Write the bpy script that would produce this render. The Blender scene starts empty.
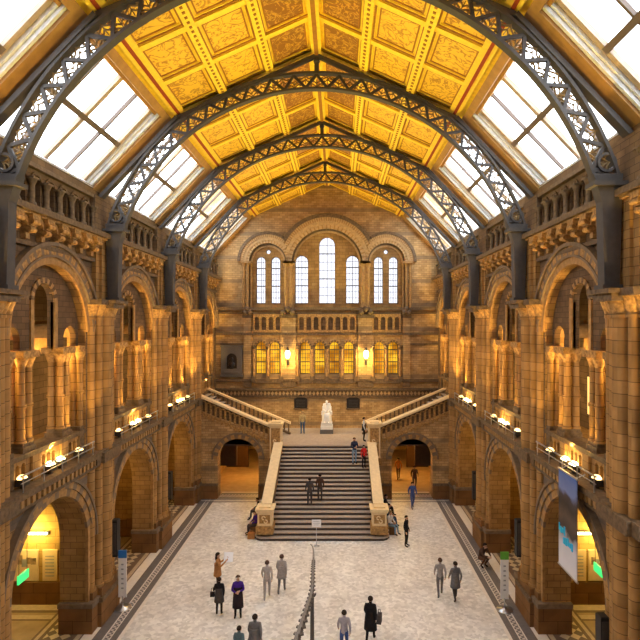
import bpy, bmesh, math, random
from math import sin, cos, pi, sqrt, radians, atan2
from mathutils import Vector, Matrix
random.seed(7)
SC = bpy.context.scene
COL = SC.collection
CX, CZ, F = 0.88, 12.0, 516.0

# ------------------------------------------------------------------ materials
MATS = {}
def _new(name):
    m = bpy.data.materials.new(name); m.use_nodes = True
    nt = m.node_tree; bs = nt.nodes['Principled BSDF']
    MATS[name] = m
    return m, nt, bs
def plain(name, col, rough=.7, metal=0.0, var=0.12, scale=6.0, bump=0.0, spec=.3):
    m, nt, bs = _new(name)
    N, L = nt.nodes, nt.links
    tc = N.new('ShaderNodeTexCoord'); nz = N.new('ShaderNodeTexNoise')
    nz.inputs['Scale'].default_value = scale; nz.inputs['Detail'].default_value = 4
    L.new(tc.outputs['Object'], nz.inputs['Vector'])
    r = N.new('ShaderNodeValToRGB')
    r.color_ramp.elements[0].position = .3; r.color_ramp.elements[1].position = .7
    r.color_ramp.elements[0].color = tuple(max(0, c*(1-var)) for c in col)+(1,)
    r.color_ramp.elements[1].color = tuple(min(1, c*(1+var)) for c in col)+(1,)
    L.new(nz.outputs['Fac'], r.inputs['Fac']); L.new(r.outputs['Color'], bs.inputs['Base Color'])
    bs.inputs['Roughness'].default_value = rough; bs.inputs['Metallic'].default_value = metal
    bs.inputs['Specular IOR Level'].default_value = spec
    if bump:
        b = N.new('ShaderNodeBump'); b.inputs['Strength'].default_value = bump; b.inputs['Distance'].default_value = .03
        L.new(nz.outputs['Fac'], b.inputs['Height']); L.new(b.outputs['Normal'], bs.inputs['Normal'])
    return m
def brick(name, c1, c2, mortar, bw=.5, bh=.22, rough=.8, band=None, bandscale=1.0, bandw=.3, ms=.012):
    m, nt, bs = _new(name)
    N, L = nt.nodes, nt.links
    tc = N.new('ShaderNodeTexCoord')
    bt = N.new('ShaderNodeTexBrick')
    bt.inputs['Scale'].default_value = 1
    bt.inputs['Brick Width'].default_value = bw; bt.inputs['Row Height'].default_value = bh
    bt.inputs['Mortar Size'].default_value = ms; bt.inputs['Mortar Smooth'].default_value = .2
    bt.inputs['Color1'].default_value = c1+(1,); bt.inputs['Color2'].default_value = c2+(1,)
    bt.inputs['Mortar'].default_value = mortar+(1,)
    L.new(tc.outputs['UV'], bt.inputs['Vector'])
    out = bt.outputs['Color']
    if band:
        sp = N.new('ShaderNodeSeparateXYZ'); L.new(tc.outputs['UV'], sp.inputs[0])
        mm = N.new('ShaderNodeMath'); mm.operation = 'MULTIPLY'; mm.inputs[1].default_value = 1/bandscale
        L.new(sp.outputs['Y'], mm.inputs[0])
        fr = N.new('ShaderNodeMath'); fr.operation = 'FRACT'; L.new(mm.outputs[0], fr.inputs[0])
        lt = N.new('ShaderNodeMath'); lt.operation = 'LESS_THAN'; lt.inputs[1].default_value = bandw
        L.new(fr.outputs[0], lt.inputs[0])
        ml = N.new('ShaderNodeMath'); ml.operation = 'MULTIPLY'; ml.inputs[1].default_value = .75
        L.new(lt.outputs[0], ml.inputs[0])
        mx = N.new('ShaderNodeMix'); mx.data_type = 'RGBA'
        L.new(ml.outputs[0], mx.inputs['Factor']); L.new(out, mx.inputs[6]); mx.inputs[7].default_value = band+(1,)
        out = mx.outputs[2]
    nz = N.new('ShaderNodeTexNoise'); nz.inputs['Scale'].default_value = 1.3; nz.inputs['Detail'].default_value = 5
    L.new(tc.outputs['UV'], nz.inputs['Vector'])
    rp = N.new('ShaderNodeValToRGB')
    rp.color_ramp.elements[0].position = .3; rp.color_ramp.elements[1].position = .7
    rp.color_ramp.elements[0].color = (.72, .70, .68, 1); rp.color_ramp.elements[1].color = (1.15, 1.15, 1.15, 1)
    L.new(nz.outputs['Fac'], rp.inputs['Fac'])
    mu = N.new('ShaderNodeMix'); mu.data_type = 'RGBA'; mu.blend_type = 'MULTIPLY'; mu.inputs['Factor'].default_value = 1
    L.new(out, mu.inputs[6]); L.new(rp.outputs['Color'], mu.inputs[7])
    L.new(mu.outputs[2], bs.inputs['Base Color'])
    b = N.new('ShaderNodeBump'); b.inputs['Strength'].default_value = .5; b.inputs['Distance'].default_value = .02
    b.invert = True
    L.new(bt.outputs['Fac'], b.inputs['Height']); L.new(b.outputs['Normal'], bs.inputs['Normal'])
    bs.inputs['Roughness'].default_value = rough; bs.inputs['Specular IOR Level'].default_value = .25
    return m
def emis(name, col, strength):
    m, nt, bs = _new(name)
    bs.inputs['Base Color'].default_value = col+(1,)
    bs.inputs['Emission Color'].default_value = col+(1,)
    bs.inputs['Emission Strength'].default_value = strength
    return m
def paint_panel(name, ground, ink, frame, scale=2.2, lo=.47):
    m, nt, bs = _new(name)
    N, L = nt.nodes, nt.links
    tc = N.new('ShaderNodeTexCoord')
    nz = N.new('ShaderNodeTexNoise'); nz.inputs['Scale'].default_value = scale; nz.inputs['Detail'].default_value = 2.5; nz.inputs['Distortion'].default_value = 2.2
    L.new(tc.outputs['UV'], nz.inputs['Vector'])
    a = N.new('ShaderNodeMath'); a.operation = 'SUBTRACT'; a.inputs[1].default_value = .5; L.new(nz.outputs['Fac'], a.inputs[0])
    b = N.new('ShaderNodeMath'); b.operation = 'ABSOLUTE'; L.new(a.outputs[0], b.inputs[0])
    vo = N.new('ShaderNodeTexVoronoi'); vo.inputs['Scale'].default_value = scale*2.2
    L.new(tc.outputs['UV'], vo.inputs['Vector'])
    r1 = N.new('ShaderNodeValToRGB'); r1.color_ramp.elements[0].position = .012; r1.color_ramp.elements[1].position = .05
    L.new(b.outputs[0], r1.inputs['Fac'])
    r2 = N.new('ShaderNodeValToRGB'); r2.color_ramp.elements[0].position = .1; r2.color_ramp.elements[1].position = .2
    L.new(vo.outputs['Distance'], r2.inputs['Fac'])
    mn = N.new('ShaderNodeMath'); mn.operation = 'MINIMUM'
    L.new(r1.outputs['Color'], mn.inputs[0]); L.new(r2.outputs['Color'], mn.inputs[1])
    mx = N.new('ShaderNodeMix'); mx.data_type = 'RGBA'
    L.new(mn.outputs[0], mx.inputs['Factor']); mx.inputs[6].default_value = ink+(1,); mx.inputs[7].default_value = ground+(1,)
    L.new(mx.outputs[2], bs.inputs['Base Color'])
    bs.inputs['Roughness'].default_value = .55
    return m
def terrazzo(name, c1, c2, scale=9):
    m, nt, bs = _new(name)
    N, L = nt.nodes, nt.links
    tc = N.new('ShaderNodeTexCoord')
    v = N.new('ShaderNodeTexVoronoi'); v.inputs['Scale'].default_value = scale
    L.new(tc.outputs['Object'], v.inputs['Vector'])
    n = N.new('ShaderNodeTexNoise'); n.inputs['Scale'].default_value = .55; n.inputs['Detail'].default_value = 5; n.inputs['Roughness'].default_value = .6
    L.new(tc.outputs['Object'], n.inputs['Vector'])
    sp = N.new('ShaderNodeSeparateColor'); L.new(v.outputs['Color'], sp.inputs[0])
    r = N.new('ShaderNodeValToRGB'); r.color_ramp.elements[0].color = c1+(1,); r.color_ramp.elements[1].color = c2+(1,)
    L.new(sp.outputs[0], r.inputs['Fac'])
    r2 = N.new('ShaderNodeValToRGB'); r2.color_ramp.elements[0].position = .35; r2.color_ramp.elements[1].position = .65
    r2.color_ramp.elements[0].color = (.88, .86, .85, 1); r2.color_ramp.elements[1].color = (1.08, 1.08, 1.08, 1)
    L.new(n.outputs['Fac'], r2.inputs['Fac'])
    mu = N.new('ShaderNodeMix'); mu.data_type = 'RGBA'; mu.blend_type = 'MULTIPLY'; mu.inputs['Factor'].default_value = 1
    L.new(r.outputs['Color'], mu.inputs[6]); L.new(r2.outputs['Color'], mu.inputs[7])
    L.new(mu.outputs[2], bs.inputs['Base Color'])
    bs.inputs['Roughness'].default_value = .45; bs.inputs['Specular IOR Level'].default_value = .35
    return m
def checker(name, c1, c2, scale, rot=45, rough=.5):
    m, nt, bs = _new(name)
    N, L = nt.nodes, nt.links
    tc = N.new('ShaderNodeTexCoord'); mp = N.new('ShaderNodeMapping'); mp.inputs['Rotation'].default_value[2] = radians(rot)
    ck = N.new('ShaderNodeTexChecker'); ck.inputs['Scale'].default_value = scale
    ck.inputs['Color1'].default_value = c1+(1,); ck.inputs['Color2'].default_value = c2+(1,)
    L.new(tc.outputs['UV'], mp.inputs[0]); L.new(mp.outputs[0], ck.inputs[0]); L.new(ck.outputs[0], bs.inputs['Base Color'])
    bs.inputs['Roughness'].default_value = rough
    return m
def glass(name, tint=(.96, .98, 1)):
    m, nt, bs = _new(name)
    N, L = nt.nodes, nt.links
    N.remove(bs)
    t = N.new('ShaderNodeBsdfTransparent'); t.inputs[0].default_value = tint+(1,)
    g = N.new('ShaderNodeBsdfGlossy'); g.inputs['Roughness'].default_value = .1
    mx = N.new('ShaderNodeMixShader'); mx.inputs[0].default_value = .05
    L.new(t.outputs[0], mx.inputs[1]); L.new(g.outputs[0], mx.inputs[2])
    L.new(mx.outputs[0], N['Material Output'].inputs[0])
    return m

brick('buff', (.42, .245, .09), (.31, .175, .06), (.19, .105, .04), .5, .25)
brick('shaft', (.43, .24, .085), (.33, .18, .06), (.15, .085, .035), 3.0, .36)
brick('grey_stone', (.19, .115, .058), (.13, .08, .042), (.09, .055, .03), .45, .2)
brick('spandrel', (.38, .22, .085), (.30, .165, .06), (.16, .1, .05), .5, .22, band=(.15, .125, .11), bandscale=.72, bandw=.42)
brick('end_brick', (.58, .39, .18), (.41, .25, .105), (.25, .16, .08), .42, .17, band=(.25, .175, .105), bandscale=1.9, bandw=.16)
brick('plinth_stone', (.25, .125, .045), (.19, .095, .035), (.10, .05, .02), 1.1, .5)
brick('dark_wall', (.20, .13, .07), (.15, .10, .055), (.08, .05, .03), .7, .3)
brick('alcove_wall', (.55, .36, .13), (.48, .31, .11), (.3, .18, .07), .8, .32)
plain('ring_pale', (.50, .33, .16), var=.2, bump=.2); plain('ring_buff', (.38, .215, .08), var=.25, bump=.2); plain('ring_grey', (.20, .14, .09), var=.2, bump=.2)
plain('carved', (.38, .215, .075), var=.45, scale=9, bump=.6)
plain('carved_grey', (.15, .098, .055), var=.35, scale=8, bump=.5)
plain('iron', (.065, .058, .056), .55, .2, spec=.5); plain('iron_gilt', (.24, .16, .07), .5, .4)
plain('wood_tan', (.36, .19, .06), .5, var=.18, scale=3); plain('red_paint', (.30, .045, .012), .6)
plain('white_paint', (.62, .62, .62), .5); plain('mullion_tan', (.40, .30, .22), .5); plain('bar_dark', (.14, .10, .08), .5)
plain('gold_beam', (.90, .62, .06), .5, var=.10); plain('brown_line', (.36, .15, .03), .6)
paint_panel('panel_gold', (.84, .50, .045), (.46, .20, .022), None, 1.7)
paint_panel('panel_brown', (.27, .105, .018), (.60, .32, .045), None, 2.0)
terrazzo('terrazzo', (.58, .57, .55), (.84, .83, .80), 7)
plain('floor_white', (.74, .69, .63), .45, var=.06); plain('floor_dark', (.15, .135, .13), .5); plain('floor_tan', (.52, .42, .30), .5)
plain('floor_brown', (.16, .11, .085), .5); plain('floor_alcove', (.36, .27, .17), .5, var=.15, scale=2)
checker('grating', (.55, .50, .45), (.12, .11, .11), 9, 0); checker('mosaic', (.62, .52, .36), (.14, .10, .08), 3.4, 45)
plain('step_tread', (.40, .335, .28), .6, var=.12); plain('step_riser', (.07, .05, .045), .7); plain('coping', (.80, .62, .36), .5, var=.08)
plain('marble', (.86, .85, .83), .35, var=.04); plain('grey_granite', (.13, .12, .115), .4, var=.25, scale=20)
plain('bronze_dark', (.045, .04, .04), .35, .6); plain('speaker_black', (.02, .019, .02), .5); plain('steel', (.55, .56, .58), .3, .9)
plain('bone', (.11, .095, .085), .7, var=.4, scale=14, bump=.4); plain('bone_light', (.27, .24, .22), .7, var=.3, scale=14)
plain('sign_white', (.85, .86, .9), .5, var=.02); plain('sign_blue', (.03, .18, .55), .5, var=.05); plain('sign_green', (.15, .45, .06), .5, var=.05)
plain('ink_grey', (.35, .37, .42), .6); plain('cyan', (.03, .50, .85), .5, var=.05); plain('poster_cream', (.78, .62, .42), .6, var=.05)
plain('poster_pic', (.34, .24, .16), .6, var=.6, scale=5); plain('door_brown', (.07, .035, .014), .6); plain('gallery_door', (.03, .022, .018), .6)
plain('skin', (.55, .33, .23), .5, var=.05); plain('eye_dark', (.02, .015, .01), .3)
glass('sky_glass'); glass('leaded_glass', (.165, .16, .17)); plain('lead', (.10, .09, .09), .5, .3)
emis('flood_face', (1, .72, .30), 22); emis('tube_glow', (1, .86, .42), 14); emis('lantern_glow', (1, .72, .22), 16)
emis('exit_glow', (.05, .75, .18), 1.1); emis('screen_glow', (.85, .62, .22), .9); emis('flood_dim', (1, .66, .25), 3.5)
def lit_glass():
    m, nt, bs = _new('lit_glass'); N, L = nt.nodes, nt.links
    tc = N.new('ShaderNodeTexCoord'); nz = N.new('ShaderNodeTexNoise'); nz.inputs['Scale'].default_value = 1.1; nz.inputs['Detail'].default_value = 1
    L.new(tc.outputs['Object'], nz.inputs['Vector'])
    r = N.new('ShaderNodeValToRGB'); e = r.color_ramp.elements
    e[0].position = .38; e[0].color = (.36, .13, .004, 1); e[1].position = .62; e[1].color = (1, .52, .025, 1)
    L.new(nz.outputs['Fac'], r.inputs['Fac']); L.new(r.outputs[0], bs.inputs['Emission Color'])
    bs.inputs['Base Color'].default_value = (.2, .1, .02, 1); bs.inputs['Emission Strength'].default_value = 1.0
    bs.inputs['Roughness'].default_value = .2
lit_glass()
def banner_mat():
    m, nt, bs = _new('banner_print'); N, L = nt.nodes, nt.links
    tc = N.new('ShaderNodeTexCoord'); sp = N.new('ShaderNodeSeparateXYZ'); L.new(tc.outputs['Object'], sp.inputs[0])
    mr = N.new('ShaderNodeMapRange'); mr.inputs[1].default_value = 4.0; mr.inputs[2].default_value = 7.17
    L.new(sp.outputs['Z'], mr.inputs[0])
    nz = N.new('ShaderNodeTexNoise'); nz.inputs['Scale'].default_value = 1.7; nz.inputs['Detail'].default_value = 6
    L.new(tc.outputs['Object'], nz.inputs['Vector'])
    ad = N.new('ShaderNodeMath'); ad.operation = 'MULTIPLY_ADD'; ad.inputs[1].default_value = .22; ad.inputs[2].default_value = -.11
    L.new(nz.outputs['Fac'], ad.inputs[0])
    sm = N.new('ShaderNodeMath'); L.new(ad.outputs[0], sm.inputs[0]); L.new(mr.outputs[0], sm.inputs[1])
    r = N.new('ShaderNodeValToRGB'); e = r.color_ramp.elements
    e[0].position = 0; e[0].color = (.72, .72, .80, 1); e[1].position = 1; e[1].color = (.07, .14, .42, 1)
    for p, c in ((.27, (.55, .56, .66)), (.36, (.34, .33, .38)), (.41, (.035, .025, .022)), (.55, (.10, .065, .05)), (.66, (.03, .022, .02)), (.76, (.06, .045, .05)), (.82, (.16, .22, .46))):
        x = e.new(p); x.color = c+(1,)
    L.new(sm.outputs[0], r.inputs['Fac']); L.new(r.outputs[0], bs.inputs['Base Color']); bs.inputs['Roughness'].default_value = .6
banner_mat()
def cloth(name, col):
    if name not in MATS: plain(name, col, .85, var=.15, scale=12, spec=.1)
    return name

# ------------------------------------------------------------------ mesh builder
class B:
    def __init__(s): s.v = []; s.f = []; s.m = []; s.s = []
    def add(s, vs, fs, m=0, sm=False):
        o = len(s.v); s.v += [tuple(p) for p in vs]
        for f in fs:
            s.f.append([o+i for i in f]); s.m.append(m); s.s.append(sm)
    def hexa(s, P, m=0):
        s.add(P, [(0,3,2,1),(4,5,6,7),(0,1,5,4),(1,2,6,5),(2,3,7,6),(3,0,4,7)], m)
    def box(s, x0, x1, y0, y1, z0, z1, m=0):
        s.hexa([(x0,y0,z0),(x1,y0,z0),(x1,y1,z0),(x0,y1,z0),(x0,y0,z1),(x1,y0,z1),(x1,y1,z1),(x0,y1,z1)], m)
    def mbox(s, M, u0, u1, w0, w1, t0, t1, m=0):
        s.hexa([M(u0,w0,t0),M(u1,w0,t0),M(u1,w0,t1),M(u0,w0,t1),M(u0,w1,t0),M(u1,w1,t0),M(u1,w1,t1),M(u0,w1,t1)], m)
    def bar(s, p, q, w, h, m=0, up=(0,0,1)):
        p = Vector(p); q = Vector(q); d = (q-p).normalized(); up = Vector(up)
        a = d.cross(up)
        if a.length < 1e-4: a = d.cross(Vector((1,0,0)))
        a.normalize(); b = a.cross(d).normalized(); a *= w/2; b *= h/2
        s.hexa([p-a-b, p+a-b, p+a+b, p-a+b, q-a-b, q+a-b, q+a+b, q-a+b], m)
    def tube(s, p, q, r0, r1=None, n=10, m=0, caps=True, sm=True):
        r1 = r0 if r1 is None else r1
        p = Vector(p); q = Vector(q); d = (q-p).normalized()
        a = d.cross(Vector((0,0,1)) if abs(d.z) < .9 else Vector((1,0,0))).normalized(); b = d.cross(a)
        vs = [p+(a*cos(2*pi*i/n)+b*sin(2*pi*i/n))*r0 for i in range(n)]+[q+(a*cos(2*pi*i/n)+b*sin(2*pi*i/n))*r1 for i in range(n)]
        s.add(vs, [(i,(i+1)%n,n+(i+1)%n,n+i) for i in range(n)], m, sm)
        if caps: s.add(vs, [tuple(range(n))[::-1], tuple(range(n,2*n))], m)
    def path(s, pts, r, n=6, m=0):
        for i in range(len(pts)-1): s.tube(pts[i], pts[i+1], r, r, n, m, caps=(i in (0, len(pts)-2)))
    def lathe(s, prof, c=(0,0,0), n=12, m=0, sm=True, sx=1, sy=1):
        k = len(prof)
        vs = [(c[0]+r*cos(2*pi*i/n)*sx, c[1]+r*sin(2*pi*i/n)*sy, c[2]+z) for r, z in prof for i in range(n)]
        fs = [(j*n+i, j*n+(i+1)%n, (j+1)*n+(i+1)%n, (j+1)*n+i) for j in range(k-1) for i in range(n)]
        s.add(vs, fs, m, sm)
        s.add(vs, [tuple(range(n))[::-1], tuple(range((k-1)*n, k*n))], m)
    def ball(s, c, r, n=10, m=0, sx=1, sy=1, sz=1):
        k = max(4, n//2)
        s.lathe([(max(1e-3, r*sin(pi*j/k)), -r*cos(pi*j/k)*sz) for j in range(k+1)], c, n, m, True, sx, sy)
    def prism(s, M, poly, t0, t1, m=0):
        n = len(poly)
        s.add([M(u,w,t0) for u,w in poly]+[M(u,w,t1) for u,w in poly],
              [tuple(range(n)), tuple(range(n,2*n))[::-1]]+[(i,n+i,n+(i+1)%n,(i+1)%n) for i in range(n)], m)
    def ring(s, M, cu, cw, r0, r1, n, t0, t1, ms=(0,), a0=0.0, a1=pi, per=1):
        for i in range(n):
            a = a0+(a1-a0)*i/n; b = a0+(a1-a0)*(i+1)/n
            P = lambda r, x, t: M(cu+r*cos(x), cw+r*sin(x), t)
            s.hexa([P(r0,a,t0),P(r1,a,t0),P(r1,b,t0),P(r0,b,t0),P(r0,a,t1),P(r1,a,t1),P(r1,b,t1),P(r0,b,t1)], ms[(i//per) % len(ms)])
    def panel(s, M, u0, u1, w0, w1, ops, t0, t1, m=0, mr=None, n=12, ends=True):
        mr = m if mr is None else mr
        Q = lambda pts, mm: s.add([M(*p) for p in pts], [(0,1,2,3)], mm)
        def face(ua, ub, wa0, wb0, wa1, wb1):
            for t in (t0, t1): Q([(ua,wa0,t),(ub,wb0,t),(ub,wb1,t),(ua,wa1,t)], m)
        cur = u0
        for op in sorted(ops):
            cu, hw, base, spr = op[:4]; rnd = len(op) > 4
            if cu-hw > cur+1e-5: face(cur, cu-hw, w0, w0, w1, w1)
            us = [cu-hw*cos(pi*i/n) for i in range(n+1)]
            top = lambda u: spr+sqrt(max(0, hw*hw-(u-cu)**2))
            bot = (lambda u: spr-sqrt(max(0, hw*hw-(u-cu)**2))) if rnd else (lambda u: base)
            for a, b in zip(us, us[1:]):
                face(a, b, top(a), top(b), w1, w1)
                Q([(a,top(a),t0),(b,top(b),t0),(b,top(b),t1),(a,top(a),t1)], mr)
                if rnd or base > w0+1e-5:
                    face(a, b, w0, w0, bot(a), bot(b))
                    Q([(a,bot(a),t0),(b,bot(b),t0),(b,bot(b),t1),(a,bot(a),t1)], mr)
            if not rnd:
                for u in (cu-hw, cu+hw): Q([(u,base,t0),(u,spr,t0),(u,spr,t1),(u,base,t1)], mr)
            cur = cu+hw
        if u1 > cur+1e-5: face(cur, u1, w0, w0, w1, w1)
        if ends:
            Q([(u0,w1,t0),(u1,w1,t0),(u1,w1,t1),(u0,w1,t1)], m)
            for u in (u0, u1): Q([(u,w0,t0),(u,w1,t0),(u,w1,t1),(u,w0,t1)], m)
            if not any(len(o) == 4 and o[2] <= w0+1e-5 for o in ops): Q([(u0,w0,t0),(u1,w0,t0),(u1,w0,t1),(u0,w0,t1)], m)
    def mesh(s, name, mats):
        me = bpy.data.meshes.new(name)
        me.from_pydata(s.v, [], s.f)
        for k in mats: me.materials.append(MATS[k])
        me.polygons.foreach_set('material_index', s.m)
        me.polygons.foreach_set('use_smooth', s.s)
        me.update()
        uv = me.uv_layers.new(name='UVMap').data
        vs = me.vertices
        for p in me.polygons:
            nx, ny, nz = (abs(c) for c in p.normal)
            for li in p.loop_indices:
                co = vs[me.loops[li].vertex_index].co
                if nz >= nx*1.2 and nz >= ny*1.2: uv[li].uv = (co.x, co.y)
                elif nx >= ny: uv[li].uv = (co.y, co.z)
                else: uv[li].uv = (co.x, co.z)
        return me
    def obj(s, name, mats, parent=None, loc=(0,0,0), **tags):
        return put(name, s.mesh(name, [mats] if isinstance(mats, str) else mats), parent, loc, **tags)
def put(name, me, parent=None, loc=(0,0,0), **tags):
    o = bpy.data.objects.new(name, me); COL.objects.link(o)
    o.location = loc; o.parent = parent
    for k, v in tags.items():
        if v is not None: o[k] = v
    return o
def thing(name, label, category, loc=(0,0,0), group=None, rz=0):
    o = put(name, None, None, loc, label=label, category=category, group=group)
    o.rotation_euler.z = rz; o.empty_display_size = .2
    return o
def dup(root, loc, label, group=None, rz=None):
    def cp(o, par):
        c = o.copy(); COL.objects.link(c); c.parent = par
        for ch in o.children: cp(ch, c)
        return c
    r = cp(root, None); r.location = loc; r['label'] = label
    if group: r['group'] = group
    if rz is not None: r.rotation_euler.z = rz
    return r
CACHE = {}
def cached(key, fn):
    if key not in CACHE: CACHE[key] = fn()
    return CACHE[key]
def WM(s): return lambda u, w, t: (s*t, u, w)

# ------------------------------------------------------------------ layout
PIERS = [7.15, 14.15, 21.2, 28.2, 35.15]
BAYS = [10.65, 17.65, 24.7, 31.67, 38.3]           # bay 4 runs to the end wall
YEND, YSOUTH = 41.3, -2.0
SIDE = {-1: 'left wall', 1: 'right wall'}
BAYN = ['bay nearest the camera', 'bay over the lit alcove', 'middle bay', 'bay just before the staircase', 'end bay above the stair flight']
PIERN = ['', 'pier before the lit alcove', 'pier between lit alcove and middle arch', 'pier between the two dark arches', 'pier beside the staircase']

# ------------------------------------------------------------------ side walls
for s in (-1, 1):
    M = WM(s); b = B()
    # 0 buff 1 spandrel 2 grey 3 dark 4 alcove 5 plinth 6 ring_buff
    for k, yc in enumerate(BAYS):
        Mk = lambda u, w, t, yc=yc: M(u+yc, w, t)
        lo = PIERS[k]-yc; hi = (PIERS[k+1] if k < 4 else YEND)-yc
        hw = 2.35 if k < 4 else 2.2
        b.panel(Mk, lo, hi, 0, 6.5, [(0, hw, 0, 3.6)] if k else [], 8.9, 9.9, 1, 0, 16)
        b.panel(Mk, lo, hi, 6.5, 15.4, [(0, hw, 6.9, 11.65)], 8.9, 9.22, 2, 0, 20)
        # inner screen of three arches
        b.panel(Mk, -2.5, 2.5, 11.1, 14.3, [(-1.74, .44, 11.1, 11.45), (0, .62, 11.1, 12.75), (1.74, .44, 11.1, 11.45)], 9.2, 9.42, 2, 2, 12); b.ring(Mk, 0, 12.75, .62, .8, 16, 9.14, 9.3, (6, 2))
        for u in (-.71, .71): b.mbox(Mk, u-.09, u+.09, 11.1, 12.75, 9.14, 9.3, 6)
        for u in (-1.74, 1.74): b.ring(Mk, u, 11.45, .44, .52, 10, 9.42, 10.4, (6,)); b.mbox(Mk, u-.6, u+.6, 10.9, 12.1, 10.4, 10.5, 6)  # small vaults and back plates added to catch the glow behind the side lunettes
        b.mbox(Mk, lo, hi, 17.1, 17.5, 8.95, 9.3, 2)
    b.panel(M, YSOUTH, PIERS[0], 0, 17.5, [], 8.9, 9.3, 2)
    # gallery interior: floor, back wall, ceiling ; aisle back wall and partitions
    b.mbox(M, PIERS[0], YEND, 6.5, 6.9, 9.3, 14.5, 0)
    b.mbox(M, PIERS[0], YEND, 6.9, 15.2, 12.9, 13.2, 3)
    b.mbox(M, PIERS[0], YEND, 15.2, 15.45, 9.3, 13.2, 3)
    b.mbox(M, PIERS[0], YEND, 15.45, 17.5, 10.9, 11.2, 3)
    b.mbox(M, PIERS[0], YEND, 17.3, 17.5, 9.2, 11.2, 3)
    b.mbox(M, 7, YEND, 0, 6.5, 14.2, 14.5, 4)
    for i, yp in enumerate((14.6, 22.05, 29.05, 36.0)):
        b.mbox(M, yp, yp+.3, .95, 6.5, 9.9, 14.2, 4 if i == 1 else 0); b.mbox(M, yp-.08, yp+.3, 0, .95, 9.9, 14.2, 5)
    b.mbox(M, YEND, YEND+.4, 0, 17.5, 9.0, 14.5, 2)
    wall = b.obj('wall_left' if s < 0 else 'wall_right', ['buff', 'spandrel', 'grey_stone', 'dark_wall', 'alcove_wall', 'plinth_stone', 'ring_buff'], kind='structure')
    for k, yc in enumerate(BAYS):
        if k == 0: continue
        r = 2.35 if k < 4 else 2.2
        def ring_hi():
            q = B(); q.ring(M, 0, 11.65, r, r+.24, 40, 8.82, 8.95, (0,)); q.ring(M, 0, 11.65, r+.24, r+.32, 40, 8.72, 8.95, (1,)); q.ring(M, 0, 11.65, r+.32, r+.62, 60, 8.76, 8.95, (2, 2, 1)); q.ring(M, 0, 11.65, r+.62, r+.74, 34, 8.66, 8.95, (1,))
            return q.mesh('arch_moulding', ['ring_buff', 'ring_grey', 'carved'])
        def ring_lo():
            q = B(); q.ring(M, 0, 3.6, r, r+.26, 30, 8.80, 8.95, (0, 0, 1)); q.ring(M, 0, 3.6, r+.26, r+.5, 30, 8.74, 8.95, (1, 0)); q.ring(M, 0, 3.6, r+.5, r+.6, 30, 8.68, 8.95, (1,))
            for sd in (-1, 1): q.mbox(M, sd*r-.0, sd*(r+.35), 0, 3.6, 8.8, 8.92, 0); q.mbox(M, sd*(r-.12), sd*(r+.45), 0, 1.0, 8.6, 9.9, 2); q.mbox(M, sd*(r-.16), sd*(r+.5), 1.0, 1.18, 8.56, 9.92, 1)
            return q.mesh('arch_moulding', ['ring_buff', 'ring_grey', 'plinth_stone'])
        def course():
            q = B(); q.mbox(M, -3.5, 3.5, 6.3, 6.42, 8.62, 8.95, 1); q.mbox(M, -3.5, 3.5, 6.72, 6.92, 8.46, 9.4, 1); q.mbox(M, -3.5, 3.5, 6.42, 6.72, 8.78, 8.95, 0)
            for i in range(24): q.mbox(M, -3.42+i*.29, -3.42+i*.29+.15, 6.44, 6.72, 8.56, 8.8, 0)
            return q.mesh('dentil_course', ['ring_buff', 'carved_grey'])
        put('arch_moulding', cached(('hi', s, r), ring_hi), wall, (0, yc, 0))
        if k < 4:
            put('arch_moulding', cached(('lo', s, r), ring_lo), wall, (0, yc, 0))
            put('dentil_course', cached(('de', s), course), wall, (0, yc, 0))

    # ---- piers
    def pier_parts():
        P = {}
        q = B(); q.mbox(M, -1.2, 1.2, 0, .95, 8.62, 9.7, 0); q.mbox(M, -.85, .85, 0, .95, 8.45, 8.7, 0); q.mbox(M, -1.15, 1.15, .95, 1.12, 8.58, 9.7, 1); q.mbox(M, -.8, .8, .95, 1.12, 8.42, 8.7, 1)
        q.mbox(M, -1.08, 1.08, 1.12, 1.45, 8.68, 9.6, 0); q.mbox(M, -.7, .7, 1.12, 1.45, 8.5, 8.7, 0)
        P['plinth'] = [q.mesh('plinth', ['plinth_stone', 'carved_grey'])]
        q = B(); q.mbox(M, -1.05, 1.05, 1.45, 12.2, 8.88, 9.7, 0); q.mbox(M, -.62, .62, 1.45, 12.2, 8.72, 8.9, 0)
        P['core'] = [q.mesh('core', ['buff'])]
        P['shaft'] = []
        for u, t, r in ((0, 8.72, .30), (-.47, 8.76, .17), (.47, 8.76, .17), (-.88, 8.9, .19), (.88, 8.9, .19)):
            q = B(); q.tube(M(u, 1.45, t), M(u, 12.25, t), r, r, 12)
            for z in (1.5, 6.6, 12.2): q.tube(M(u, z-.06, t), M(u, z+.06, t), r+.05, r+.05, 12)
            P['shaft'].append(q.mesh('shaft', ['shaft']))
        q = B()
        for u, t, r in ((0, 8.72, .30), (-.47, 8.76, .17), (.47, 8.76, .17), (-.88, 8.9, .19), (.88, 8.9, .19)):
            q.tube(M(u, 12.25, t), M(u, 12.72, t), r+.02, r+.2, 12, 0)
        q.mbox(M, -1.2, 1.2, 12.72, 12.8, 8.3, 9.0, 1); q.mbox(M, -.6, .6, 12.8, 12.92, 7.98, 9.0, 1); q.mbox(M, -1.2, 1.2, 12.8, 12.92, 8.28, 9.0, 1); q.mbox(M, -.5, .5, 12.6, 12.8, 8.12, 8.7, 1)
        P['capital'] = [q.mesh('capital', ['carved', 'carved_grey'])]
        q = B(); q.mbox(M, -1.1, 1.1, 6.45, 6.85, 8.5, 8.95, 0); q.mbox(M, -.75, .75, 6.45, 6.85, 8.36, 8.6, 0)
        P['string_band'] = [q.mesh('string_band', ['carved_grey'])]
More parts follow.
